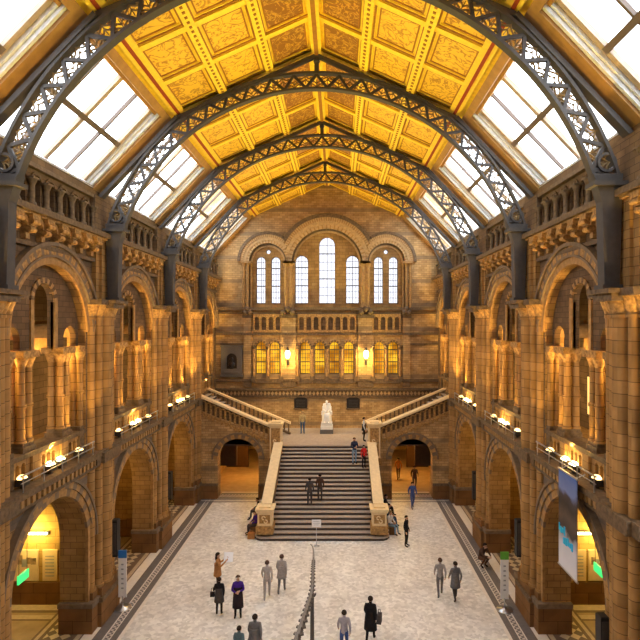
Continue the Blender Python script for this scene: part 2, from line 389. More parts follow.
        q = B(); q.mbox(M, -.72, .72, 12.92, 15.35, 8.72, 8.95, 0); q.mbox(M, -.45, .45, 12.92, 15.35, 8.62, 8.75, 0); q.mbox(M, -.72, .72, 15.4, 17.1, 8.75, 9.0, 1)
        P['pilaster'] = [q.mesh('pilaster', ['buff', 'grey_stone'])]
        return P
    for k in range(1, 5):
        P = cached(('pier', s), pier_parts)
        t = thing('pier', f'clustered buff terracotta {PIERN[k]} on the {SIDE[s]}', 'pier', (0, PIERS[k], 0), 'clustered piers along the hall')
        for nm, ms in P.items():
            for me in ms: put(nm, me, t)

    # ---- upper gallery: corbel table and little arcade
    def corbels():
        P = {}
        q = B(); q.mbox(M, -3.5, 3.5, 15.35, 15.42, 8.5, 9.0, 0); q.mbox(M, -3.5, 3.5, 15.42, 15.6, 8.36, 9.0, 1); q.mbox(M, -2.8, 2.8, 14.42, 14.56, 8.74, 8.95, 1)
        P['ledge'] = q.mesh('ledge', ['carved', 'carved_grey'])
        q = B()
        q.mbox(M, -.10, .10, 14.62, 14.8, 8.72, 8.95); q.mbox(M, -.13, .13, 14.8, 15.0, 8.62, 8.95); q.mbox(M, -.16, .16, 15.0, 15.2, 8.52, 8.95); q.mbox(M, -.2, .2, 15.2, 15.36, 8.44, 8.95)
        q.tube(M(-.16, 14.9, 8.6), M(.16, 14.9, 8.6), .09, n=8); q.tube(M(-.19, 15.12, 8.48), M(.19, 15.12, 8.48), .08, n=8)
        P['corbel'] = q.mesh('corbel', ['carved'])
        q = B(); q.ring(M, 0, 15.0, .2, .34, 8, 8.6, 8.9, (0,))
        P['corbel_arch'] = q.mesh('corbel_arch', ['carved'])
        ops = [(-2.46+.82*i, .26, 15.78, 16.55) for i in range(7)]
        q = B(); q.panel(M, -2.9, 2.9, 15.6, 17.1, ops, 8.98, 9.25, 0, 0, 8)
        for o in ops: q.ring(M, o[0], o[3], .26, .36, 8, 8.92, 9.0, (1, 0))
        q.mbox(M, -2.9, 2.9, 15.6, 15.76, 8.75, 9.0, 1); q.mbox(M, -3.5, 3.5, 16.98, 17.12, 8.8, 9.0, 1)
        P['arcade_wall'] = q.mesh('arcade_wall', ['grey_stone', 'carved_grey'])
        q = B(); q.tube(M(0, 15.76, 8.86), M(0, 15.86, 8.86), .15, .12, 10); q.tube(M(0, 15.86, 8.86), M(0, 16.42, 8.86), .095, .09, 10); q.tube(M(0, 16.4, 8.86), M(0, 16.58, 8.86), .1, .17, 10); q.mbox(M, -.18, .18, 16.58, 16.64, 8.7, 9.0)
        P['column'] = q.mesh('column', ['carved_grey'])
        return P
    for k, yc in enumerate(BAYS):
        P = cached(('corb', s), corbels)
        t = thing('corbel_table', f'projecting carved corbel ledge in the {BAYN[k]}, {SIDE[s]}', 'cornice', (0, yc, 0), 'corbelled ledges')
        put('ledge', P['ledge'], t)
        n = 7 if k < 4 else 5
        for i in range(n): put('corbel', P['corbel'], t, (0, (i-(n-1)/2)*.84, 0))
        for i in range(n-1): put('corbel_arch', P['corbel_arch'], t, (0, (i-(n-2)/2)*.84, 0))
        t = thing('gallery_arcade', f'row of small round arches on stubby columns, {BAYN[k]}, {SIDE[s]}', 'arcade', (0, yc, 0), 'upper gallery arcades')
        put('arcade_wall', P['arcade_wall'], t)
        for i in range(8): put('column', P['column'], t, (0, -2.87+.82*i, 0))

    # ---- first floor screen: column clusters, balustrades, floodlights, rail
    def cluster():
        P = {}
        q = B(); q.mbox(M, -.34, .34, 7.9, 8.08, 8.98, 9.62); q.mbox(M, -.3, .3, 8.08, 8.2, 9.02, 9.58); P['base'] = [q.mesh('base', ['carved_grey'])]
        P['shaft'] = []
        for u, t in ((-.19, 9.14), (.19, 9.14), (-.19, 9.46), (.19, 9.46)):
            q = B(); q.tube(M(u, 8.2, t), M(u, 10.6, t), .125, .115, 10); q.tube(M(u, 9.3, t), M(u, 9.42, t), .155, .155, 10); q.tube(M(u, 8.2, t), M(u, 8.3, t), .17, .14, 10)
            P['shaft'].append(q.mesh('shaft', ['shaft']))
        q = B()
        for u, t in ((-.19, 9.14), (.19, 9.14), (-.19, 9.46), (.19, 9.46)): q.tube(M(u, 10.58, t), M(u, 10.9, t), .12, .22, 10)
        q.mbox(M, -.44, .44, 10.9, 11.12, 8.9, 9.7)
        P['capital'] = [q.mesh('capital', ['carved'])]
        return P
    def jamb():
        P = {}
        q = B(); q.mbox(M, -.2, .2, 6.9, 8.05, 8.95, 9.42); P['base'] = [q.mesh('base', ['carved_grey'])]
        P['shaft'] = []
        for u, t in ((0.02, 9.06), (0.02, 9.3)):
            q = B(); q.tube(M(u, 8.05, t), M(u, 10.6, t), .115, .11, 10); q.tube(M(u, 9.3, t), M(u, 9.42, t), .145, .145, 10); P['shaft'].append(q.mesh('shaft', ['shaft']))
        q = B()
        for u, t in ((0.02, 9.06), (0.02, 9.3)): q.tube(M(u, 10.58, t), M(u, 10.9, t), .12, .2, 10)
        q.mbox(M, -.24, .24, 10.9, 11.12, 8.92, 9.44); P['capital'] = [q.mesh('capital', ['carved'])]
        return P
    def balus():
        P = {}
        ops = []
        for c in (-1.72, 0, 1.72): ops += [(c+d, .1, 7.12, 7.5) for d in (-.3, 0, .3)]
        q = B(); q.panel(M, -2.34, 2.34, 6.92, 7.74, ops, 9.02, 9.28, 0, 0, 6)
        for c in (-.86, .86): q.mbox(M, c-.22, c+.22, 6.92, 7.74, 8.92, 9.02, 0)
        P['panel'] = q.mesh('panel', ['buff']); q = B(); q.mbox(M, -2.36, 2.36, 7.74, 7.9, 8.9, 9.7); P['coping'] = q.mesh('coping', ['carved_grey'])
        return P
    def flood():
        P = {}
        q = B(); q.mbox(M, -.17, .17, 7.0, 7.2, 8.72, 8.98); q.mbox(M, -.19, .19, 7.2, 7.23, 8.70, 8.75); q.mbox(M, -.05, .05, 6.92, 7.0, 8.8, 8.9); P['housing'] = q.mesh('housing', ['iron'])
        q = B(); q.tube(M(0, 7.2, 8.85), M(0, 7.235, 8.85), .15, .15, 14); q.ball(M(0, 7.25, 8.85), .13, 10, 0, 1, 1, .6); P['lamp_face'] = q.mesh('lamp_face', ['flood_face']); P['dim'] = q.mesh('lamp_face', ['flood_dim'])
        return P
    for k, yc in enumerate(BAYS):
        if k == 0: continue
        P = cached(('cl', s), cluster); J = cached(('ja', s), jamb); Bl = cached(('ba', s), balus); Fl = cached(('fl', s), flood)
        for i, (u, word) in enumerate(((-1.15, 'first'), (1.15, 'second'))):
            t = thing('column_cluster', f'{word} of two freestanding column clusters, {BAYN[k]}, {SIDE[s]}', 'column', (0, yc+u, 0), 'first floor column clusters')
            for nm, ms in P.items():
                for me in ms: put(nm, me, t)
        for u, word in ((-2.2, 'near'), (2.2, 'stair-side')):
            t = thing('jamb_column', f'paired jamb columns against the {word} pier, {BAYN[k]}, {SIDE[s]}', 'column', (0, yc+u*(1 if k < 4 else .93), 0), 'jamb columns under the arches')
            for nm, ms in J.items():
                for me in ms: put(nm, me, t)
        t = thing('stone_balustrade', f'low stone balustrade with triple openings, {BAYN[k]}, {SIDE[s]}', 'balustrade', (0, yc, 0), 'gallery balustrades')
        put('panel', Bl['panel'], t); put('coping', Bl['coping'], t)
        if k == 4: continue
        for j, (u, word) in enumerate(((-1.75, 'first'), (-.2, 'second'), (.45, 'third'), (1.75, 'last'))):
            t = thing('floodlight', f'{word} of four glowing floodlights on the ledge, {BAYN[k]}, {SIDE[s]}', 'floodlight', (0, yc+u, 0), 'floodlights on the gallery ledge')
            put('housing', Fl['housing'], t); put('lamp_face', Fl['dim'] if j in (0, 3) else Fl['lamp_face'], t)
        def rail():
            q = B(); q.tube(M(-2.3, 7.42, 8.55), M(2.3, 7.42, 8.55), .03, n=8); q.tube(M(-2.3, 7.2, 8.55), M(2.3, 7.2, 8.55), .02, n=8)
            for u in (-2.2, -1.1, 0, 1.1, 2.2): q.tube(M(u, 6.92, 8.55), M(u, 7.42, 8.55), .022, n=6)
            return q.mesh('metal_handrail', ['steel'])
        put('metal_handrail', cached(('ra', s), rail), None, (0, yc, 0), label=f'thin steel handrail on the gallery edge, {BAYN[k]}, {SIDE[s]}', category='handrail', group='gallery handrails')

# ------------------------------------------------------------------ iron ribs
def rib_meshes():
    P = {}
    zc, R0, R1 = 13.3, 8.27, 9.0
    M = lambda u, w, t: (u, t, w)
    a0 = math.asin((16.0-zc)/R1)
    q = B(); q.ring(M, 0, zc, R0, R0+.09, 64, -.13, .13, (0,), a0, pi-a0); P['lower_chord'] = [q.mesh('lower_chord', ['iron'])]
    q = B(); q.ring(M, 0, zc, R1-.09, R1, 64, -.13, .13, (0,), a0, pi-a0); P['upper_chord'] = [q.mesh('upper_chord', ['iron'])]
    q = B(); o = B(); n = 24
    for i in range(n):
        a = a0+(pi-2*a0)*i/n; c = a0+(pi-2*a0)*(i+1)/n; mid = (a+c)/2
        pt = lambda r, x, y=0: Vector((r*cos(x), y, zc+r*sin(x)))
        q.bar(pt(R1-.1, a), pt(R0+.1, mid), .1, .10, 0, (0,1,0)); q.bar(pt(R0+.1, mid), pt(R1-.1, c), .1, .10, 0, (0,1,0))
        # leaf scrolls in the triangle standing on the lower chord's apex
        for base, top, sg in ((R1-.1, R0+.2, 1), (R0+.1, R1-.22, 0)):
            am = mid if sg else c
            if not sg and i == n-1: continue
            g = lambda f, da: pt(base+(top-base)*f, am+da)
            o.tube(g(0, 0), g(.85, 0), .022, .014, 5)
            for sd in (-1, 1):
                o.path([g(.1, 0), g(.3, sd*.013), g(.42, sd*.025), g(.30, sd*.031), g(.22, sd*.022)], .028, 5)
                o.path([g(.4, 0), g(.58, sd*.008), g(.66, sd*.013), g(.56, sd*.016)], .024, 5)
    P['lattice'] = [q.mesh('lattice', ['iron'])]; P['leaf_scrollwork'] = [o.mesh('leaf_scrollwork', ['iron_gilt'])]
    P['post'] = []
    for s in (-1, 1):
        q = B(); W = WM(s)
        q.prism(lambda u, w, t: (s*u, t, w), [(8.1, 12.92), (8.5, 12.92), (8.6, 16.05), (7.80, 16.05), (8.04, 15.3)], -.18, .18)
        q.mbox(W, -.24, .24, 12.92, 13.04, 8.02, 8.56); q.mbox(W, -.27, .27, 15.72, 15.84, 7.78, 8.7)
        q.ring(lambda u, w, t: (s*u, t, w), 8.22, 16.38, .2, .27, 14, -.1, .1, (0,), 0, 2*pi)
        P['post'].append(q.mesh('post', ['iron']))
    q = B(); q.box(-.09, .09, -.09, .09, zc+R1-.02, 23.05); q.ball((0, 0, 22.75), .14, 8); P['king_post'] = [q.mesh('king_post', ['iron'])]
    P['rafter'] = []
    for s in (-1, 1):
        q = B(); q.bar((0, 0, 22.98), (s*5.72, 0, 20.42), .2, .14); q.bar((s*5.72, 0, 20.42), (s*8.95, 0, 17.05), .34, .14)
        P['rafter'].append(q.mesh('rafter', ['iron']))
    return P
RP = rib_meshes()
for k, y in enumerate(PIERS):
    t = thing('iron_arch_rib', ['dark riveted iron roof rib before the lit alcoves, highest in view', 'iron lattice roof rib springing from the piers before the lit alcoves', 'iron lattice roof rib over the piers between lit and middle arches', 'iron lattice roof rib over the piers between the dark arches', 'smallest iron lattice roof rib, in front of the gable wall'][k], 'roof rib', (0, y, 0), 'iron lattice roof ribs')
    for nm, ms in RP.items():
        for me in ms: put(nm, me, t)

# ------------------------------------------------------------------ roof
CL = sqrt(5.75**2+2.6**2)
def CM(s):
    dx, dz = 5.75/CL, -2.6/CL
    return lambda y, a, h: (s*(a*dx+h*(-dz)), y, 23.2+a*dz+h*dx)
LR = sqrt(3.2**2+3.35**2)
def SM(s):
    dx, dz = 3.2/LR, -3.35/LR
    return lambda y, a, h: (s*(6.0+a*dx+h*(-dz)), y, 20.45+a*dz+h*dx)
RB = [(YSOUTH, PIERS[0])]+[(PIERS[i], PIERS[i+1]) for i in range(4)]+[(PIERS[4], YEND)]
b = B()
for s in (-1, 1):
    C = CM(s)
    b.mbox(C, YSOUTH, YEND, 0, CL+.4, .14, .34, 0)
    S = SM(s)
    for (y0, y1) in RB:
        for ya, yb in ((y0, y0+.5), (y1-.5, y1)): b.mbox(S, ya, yb, 0, LR+.2, 0, .55, 1)
        b.mbox(S, y0+.5, y1-.5, 0, .3, 0, .55, 1); b.mbox(S, y0+.5, y1-.5, LR-.3, LR+.25, 0, .55, 2)
ceil = b.obj('ceiling', ['gold_beam', 'wood_tan', 'white_paint'], kind='structure')
for s in (-1, 1):
    C = CM(s)
    q = B(); q.mbox(C, YSOUTH, YEND, CL-.14, CL-.02, -.08, .2, 0); q.mbox(C, YSOUTH, YEND, CL-.34, CL-.14, -.02, .2, 1); q.mbox(C, YSOUTH, YEND, CL-.02, CL+.12, -.05, .2, 1)
    q.obj('purlin', ['red_paint', 'gold_beam'], ceil)
    for a in (CL/3, 2*CL/3):
        q = B(); q.mbox(C, YSOUTH, YEND, a-.17, a+.17, -.06, .2, 0); q.mbox(C, YSOUTH, YEND, a-.23, a+.23, .04, .2, 1)
        for i in range(0, 170): q.mbox(C, YSOUTH+i*.255, YSOUTH+i*.255+.09, a-.05, a+.05, -.09, -.06, 1)
        q.obj('beam', ['gold_beam', 'brown_line'], ceil)
    for bi, (y0, y1) in enumerate(RB):
        w = (y1-y0)/3
        q = B()
        for i in range(4):
            y = y0+i*w; q.mbox(C, y-.13, y+.13, 0, CL, 0, .2, 0); q.mbox(C, y-.18, y+.18, 0, CL, .06, .2, 1)
        q.obj('cross_moulding', ['gold_beam', 'brown_line'], ceil)
        if bi == 0: continue
        for i in range(3):
            for r in range(3):
                ya, yb = y0+i*w+.13, y0+(i+1)*w-.13
                aa, ab = r*CL/3+.2, (r+1)*CL/3-.2
                q = B(); q.mbox(C, ya+.2, yb-.2, aa+.18, ab-.18, .125, .16, 0)
                for (p0, p1, r0, r1) in ((ya, ya+.1, aa, ab), (yb-.1, yb, aa, ab), (ya+.1, yb-.1, aa, aa+.08), (ya+.1, yb-.1, ab-.08, ab)): q.mbox(C, p0, p1, r0, r1, .09, .16, 1)
                for (p0, p1, r0, r1) in ((ya+.16, ya+.21, aa+.14, ab-.14), (yb-.21, yb-.16, aa+.14, ab-.14), (ya+.2, yb-.2, aa+.14, aa+.19), (ya+.2, yb-.2, ab-.19, ab-.14)): q.mbox(C, p0, p1, r0, r1, .1, .16, 2)
                q.obj('painted_panel', ['panel_brown' if r == 0 else 'panel_gold', 'gold_beam', 'brown_line'], ceil)
q = B(); q.box(-.2, .2, YSOUTH, YEND, 23.0, 23.2, 0); q.box(-.08, .08, YSOUTH, YEND, 22.95, 23.0, 1)
q.obj('ridge_beam', ['gold_beam', 'brown_line'], ceil)
wn = 0
for s in (-1, 1):
    S = SM(s)
    for bi, (y0, y1) in enumerate(RB):
        wn += 1
        ya, yb = y0+.5, y1-.5; a0, a1 = .3, LR-.3
        q = B()   # reveal frame, stepped white at the ends, wood at the sides
        for j in range(3):
            d = .09*j; h0 = .1+.12*j
            q.mbox(S, ya+d, ya+d+.12, a0, a1, h0, .5, 0); q.mbox(S, yb-d-.12, yb-d, a0, a1, h0, .5, 0)
        q.mbox(S, ya, yb, a0, a0+.12, .2, .5, 1); q.mbox(S, ya, yb, a1-.14, a1, .05, .5, 0)
        w = q.obj('window_%d' % wn, ['white_paint', 'wood_tan'], kind='structure')
        yi, yj = ya+.3, yb-.3; am = (a0+a1)/2-.05; n4 = (yj-yi)/4
        q = B(); q.mbox(S, yi, yj, am-.10, am+.10, .28, .46); q.obj('transom', 'bar_dark', w)
        for i in (0, 2, 4):
            q = B(); q.mbox(S, yi+i*n4-.10, yi+i*n4+.10, a0, a1, .32, .46); q.obj('mullion', 'mullion_tan', w)
        for i in (1, 3):
            q = B(); q.mbox(S, yi+i*n4-.045, yi+i*n4+.045, a0, a1, .34, .46); q.obj('glazing_bar', 'bar_dark', w)
        q = B(); q.add([S(ya+.1, a0, .47), S(yb-.1, a0, .47), S(yb-.1, a1, .47), S(ya+.1, a1, .47)], [(0,1,2,3)]); q.obj('pane', 'sky_glass', w)

# ------------------------------------------------------------------ end wall
E = lambda u, w, t: (u, YEND+t, w)
b = B()
TOPZ = 24.2
gw = []                                                    # windows (cu, hw, base, spring)
gw += [(0, .66, 13.55, 18.3), (-2.05, .53, 13.55, 16.95), (2.05, .53, 13.55, 16.95)]
for c in (-4.75, 4.75): gw += [(c-.6, .37, 13.55, 17.0), (c+.6, .37, 13.55, 17.0)]
ocs = [(c, .2, 17.7, 17.75, 'o') for c in (-4.75, 4.75)]
lw = [(c, .40, 7.9, 10.1) for c in (-5.3, -4.2, -1.755, -.585, .585, 1.755, 4.2, 5.3)]
b.panel(E, -10.2, 10.2, 3.4, 7.2, [], 0, .5, 0)
b.panel(E, -10.2, 10.2, 7.2, 11.2, lw, 0, .5, 0, 1)
b.panel(E, -10.2, 10.2, 11.2, 13.2, [], 0, .5, 0)
# three recessed arches with deep orders, then the glazed inner wall
b.panel(E, -10.2, 10.2, 13.2, 24.2, [(-4.75, 1.5, 13.2, 16.9), (0, 2.85, 13.2, 16.7), (4.75, 1.5, 13.2, 16.9)], 0, .55, 0, 1, 24)
b.panel(E, -6.6, 6.6, 13.2, 20.0, gw+ocs, .4, .7, 2, 2, 12)
endw = b.obj('wall_back', ['end_brick', 'carved_grey', 'buff'], kind='structure')
q = B()
for c, zz, r, R, nn in ((0, 16.7, 2.85, 4.05, 44), (-4.75, 16.9, 1.5, 2.4, 30), (4.75, 16.9, 1.5, 2.4, 30)):
    k = (R-r)/4; f = -.03 if c == 0 else 0
    for L_, (d, pat) in enumerate(((-.02, (0, 0, 2)), (-.08, (0,)), (-.14, (2, 0)), (-.22, (1,)))):
        ra, rb = r+k*L_, r+k*(L_+1); rm = (ra+rb)/2
        if c == 0:
            a0 = math.acos(min(1, (3.0+.42*(rm-2.85)/1.2)/rm)); a1 = pi-a0
        else:
            e = math.acos(min(1, (1.62-.42*(rm-1.5)/.9)/rm)); a0, a1 = (e, pi) if c < 0 else (0, pi-e)
        q.ring(E, c, zz, ra, rb, nn*2, d+f, .2, pat, a0, a1)
    q.ring(E, c, zz, r-.12, r, nn, .18, .45, (1,)); q.ring(E, c, zz, r-.26, r-.12, nn, .3, .45, (0,))
q.obj('arch_moulding', ['ring_pale', 'carved_grey', 'ring_buff'], endw)
for c, hw in ((0, 2.85), (-4.75, 1.5), (4.75, 1.5)):        # jamb shafts beside the three window arches
    for sd in (-1, 1):
        q = B()
        for d, y in ((.12, -.04), (.42, -.1), (-.12, .25)):
            x = c+sd*(hw+d); q.tube((x, YEND+y, 13.2), (x, YEND+y, 16.6), .11, n=8); q.tube((x, YEND+y, 16.5), (x, YEND+y, 16.8), .12, .2, 8)
        q.box(c+sd*(hw+.2)-.4, c+sd*(hw+.2)+.4, YEND-.36, YEND+.1, 16.76, 16.93)
        q.obj('jamb_shaft', 'ring_buff', endw)
q = B()
for z0, z1, d in ((13.02, 13.25, .28), (12.72, 12.82, .14), (11.02, 11.2, .2), (7.3, 7.55, .2), (6.62, 6.8, .25), (6.05, 6.15, .1)): q.box(-9.0, 9.0, YEND-d, YEND+.02, z0, z1)
for x0, x1 in ((-9.0, -6.3), (6.3, 9.0)):
    q.box(x0, x1, YEND-.1, YEND+.02, 10.25, 10.38)
q.obj('string_course', 'carved_grey', endw)
for c, w in ((-3.1, .62), (3.1, .62), (-6.35, .3), (6.35, .3)):
    q = B(); q.box(c-w, c+w, YEND-.16, YEND+.02, 7.2, 12.6, 0); q.box(c-w-.08, c+w+.08, YEND-.24, YEND+.02, 12.4, 12.65, 1)
    for i in range(3): q.ball((c+(i-1)*w*.6, YEND-.26, 12.85+.25*(i == 1)), .24, 8, 1)
    q.box(c-w, c+w, YEND-.2, YEND+.02, 6.9, 7.35, 1)
    q.obj('pilaster', ['end_brick', 'carved_grey'], endw)
q = B()
for c, n in ((-4.75, 4), (0, 8), (4.75, 4)):                # blind arcade below the windows
    p = .58 if n == 8 else .56; hw = n*p/2
    ops = [(c-hw+p*(i+.5), .19, 11.45, 12.3) for i in range(n)]
    q.panel(E, c-hw, c+hw, 11.25, 12.72, ops, -.2, .0, 0, 0, 8)
    q.box(c-hw, c+hw, YEND-.03, YEND-.02, 11.3, 12.6, 1)
q.obj('blind_arcade', ['carved', 'dark_wall'], endw)
q = B()
for c, hw, ba, sp in lw: q.ring(E, c, sp, hw, hw+.14, 12, -.1, .1, (0, 1)); q.box(c-.55, c+.55, YEND-.28, YEND+.02, 7.2, 7.32+.0, 1)
for c in (-4.75, 0, 4.75):
    n = 3 if c else 5; p = 1.1 if c else 1.17
    for i in range(n):
        x = c+(i-(n-1)/2)*p; q.tube((x, YEND-.1, 7.6), (x, YEND-.1, 10.1), .1, n=8, m=0); q.tube((x, YEND-.1, 9.9), (x, YEND-.1, 10.15), .11, .19, 8, 1)
        q.box(x-.18, x+.18, YEND-.3, YEND, 7.35, 7.75, 1)
q.obj('window_moulding', ['ring_buff', 'carved_grey'], endw)
# zigzag frieze
q = B(); q.box(-9, 9, YEND-.06, YEND+.02, 6.15, 6.62, 1)
for i in range(60):
    x = -8.85+i*.3; q.prism(E, [(x-.12, 6.385), (x, 6.2), (x+.12, 6.385), (x, 6.57)], -.11, -.05, 0)
q.obj('frieze', ['ring_pale', 'carved_grey'], endw)
def leaded(op, n, glassm, t, frame):
    cu, hw, base, spr = op[:4]; rnd = len(op) > 4
    A = [pi*i/12 for i in range(13)]
    poly = [(cu+hw*cos(a), spr+hw*sin(a)) for a in A]+([(cu-hw*cos(a), spr-hw*sin(a)) for a in A[1:-1]] if rnd else [(cu-hw, base), (cu+hw, base)])
    q = B()
    q.ring(E, cu, spr, hw-.05, hw+.02, 14, t-.06, t+.04, (0,), 0, 2*pi if rnd else pi)
    if not rnd:
        for sd in (-1, 1): q.mbox(E, cu+sd*hw-.04, cu+sd*hw+.04, base, spr, t-.06, t+.04)
        q.mbox(E, cu-hw, cu+hw, base, base+.07, t-.06, t+.04)
    w = q.obj('window_%d' % n, frame, kind='structure')
    q = B(); q.add([E(u, z, t) for u, z in poly], [tuple(range(len(poly)))]); q.obj('pane', glassm, w)
    if not rnd:
        q = B(); H = spr+hw-base
        q.mbox(E, cu-.022, cu+.022, base, spr+hw, t-.02, t-.005)
        for i in range(1, 8):
            z = base+H*i/8; k = .04 if i % 3 == 0 else .016
            hh = hw if z < spr else sqrt(max(0, hw*hw-(z-spr)**2))
            q.mbox(E, cu-hh, cu+hh, z-k, z+k, t-.02, t-.005)
        for d in (-.5, .5): q.mbox(E, cu+hw*d-.012, cu+hw*d+.012, base, spr+hw*.8, t-.02, t-.005)
        q.obj('glazing_bar', 'lead', w)
for o in gw+ocs: wn += 1; leaded(o, wn, 'leaded_glass', .6, 'carved_grey')
for o in lw: wn += 1; leaded(o, wn, 'lit_glass', .3, 'carved_grey')
# front (south) wall behind the viewer
q = B(); q.box(-10.2, 10.2, YSOUTH-.4, YSOUTH, 0, 24.2); q.obj('wall_front', 'grey_stone', kind='structure')

# ------------------------------------------------------------------ floor
b = B()
FM = ['terrazzo', 'floor_white', 'floor_dark', 'grating', 'floor_tan', 'floor_brown', 'mosaic', 'floor_alcove']
strips = [(0, 7.36, 0), (7.36, 7.51, 1), (7.51, 7.77, 2), (7.77, 7.81, 1), (7.81, 8.02, 3), (8.02, 8.07, 1), (8.07, 8.40, 2), (8.40, 8.45, 5), (8.45, 8.9, 1), (8.9, 8.96, 5), (8.96, 9.15, 4), (9.15, 9.36, 5), (9.36, 10.35, 6), (10.35, 10.5, 5), (10.5, 10.65, 4), (10.65, 10.75, 5), (10.75, 14.3, 7)]
for a, c, m in strips:
    for s in (-1, 1): b.add([(s*a, YSOUTH, 0), (s*c, YSOUTH, 0), (s*c, 35.3, 0), (s*a, 35.3, 0)], [(0,1,2,3)], m)
b.add([(-14.3, 35.3, 0), (14.3, 35.3, 0), (14.3, 50, 0), (-14.3, 50, 0)], [(0,1,2,3)], 7)
for s in (-1, 1):
    for ya, yb, m in ((21.55, 21.97, 4), (21.38, 21.55, 5), (20.9, 21.2, 4), (20.8, 20.9, 5)): b.box(min(s*10.75, s*14.2), max(s*10.75, s*14.2), ya, yb, .001, .004, m)
for s in (-1, 1):
    for ya, yb, m in ((34.55, 34.7, 2), (34.8, 34.88, 1), (34.95, 35.1, 2), (35.2, 35.5, 2), (35.5, 36.1, 3), (36.1, 36.35, 2), (36.5, 36.65, 1)): b.box(s*5.95-(1.38 if yb > 35.15 else 2.4), s*5.95+(1.38 if yb > 35.15 else 2.4), ya, yb, .001, .006, m)
b.obj('floor', FM, kind='structure')

# ------------------------------------------------------------------ staircase
st = thing('grand_staircase', 'wide central stone staircase with pale copings splitting at the landing', 'staircase', (0, 31, 0))
LI = lambda p: (p[0], p[1]-31, p[2])
class BS(B):
    def add(s, vs, fs, m=0, sm=False): B.add(s, [LI(p) for p in vs], fs, m, sm)
NS, Y0, Y1, ZL = 22, 28.4, 35.3, 3.6
q = BS()
rise = ZL/NS; run = (Y1-Y0)/(NS-1)
for i in range(NS):
    y = Y0+i*run; hwid = 3.75 if i < 2 else 2.9
    z0, z1 = rise*i, rise*(i+1)
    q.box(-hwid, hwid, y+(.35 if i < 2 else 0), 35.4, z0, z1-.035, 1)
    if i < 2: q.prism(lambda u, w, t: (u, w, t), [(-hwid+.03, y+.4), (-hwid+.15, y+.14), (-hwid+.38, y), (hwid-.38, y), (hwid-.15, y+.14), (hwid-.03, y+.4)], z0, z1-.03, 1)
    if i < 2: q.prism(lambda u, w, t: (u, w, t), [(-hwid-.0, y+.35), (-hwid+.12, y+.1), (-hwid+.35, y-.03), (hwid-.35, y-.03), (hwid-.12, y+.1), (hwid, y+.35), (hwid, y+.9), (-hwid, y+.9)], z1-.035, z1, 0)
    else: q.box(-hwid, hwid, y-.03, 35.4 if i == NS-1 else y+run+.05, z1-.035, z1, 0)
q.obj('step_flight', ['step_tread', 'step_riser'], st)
q = BS(); q.box(-3.9, 3.9, 35.32, YEND, ZL-.3, ZL, 0); q.obj('landing', ['step_tread'], st)
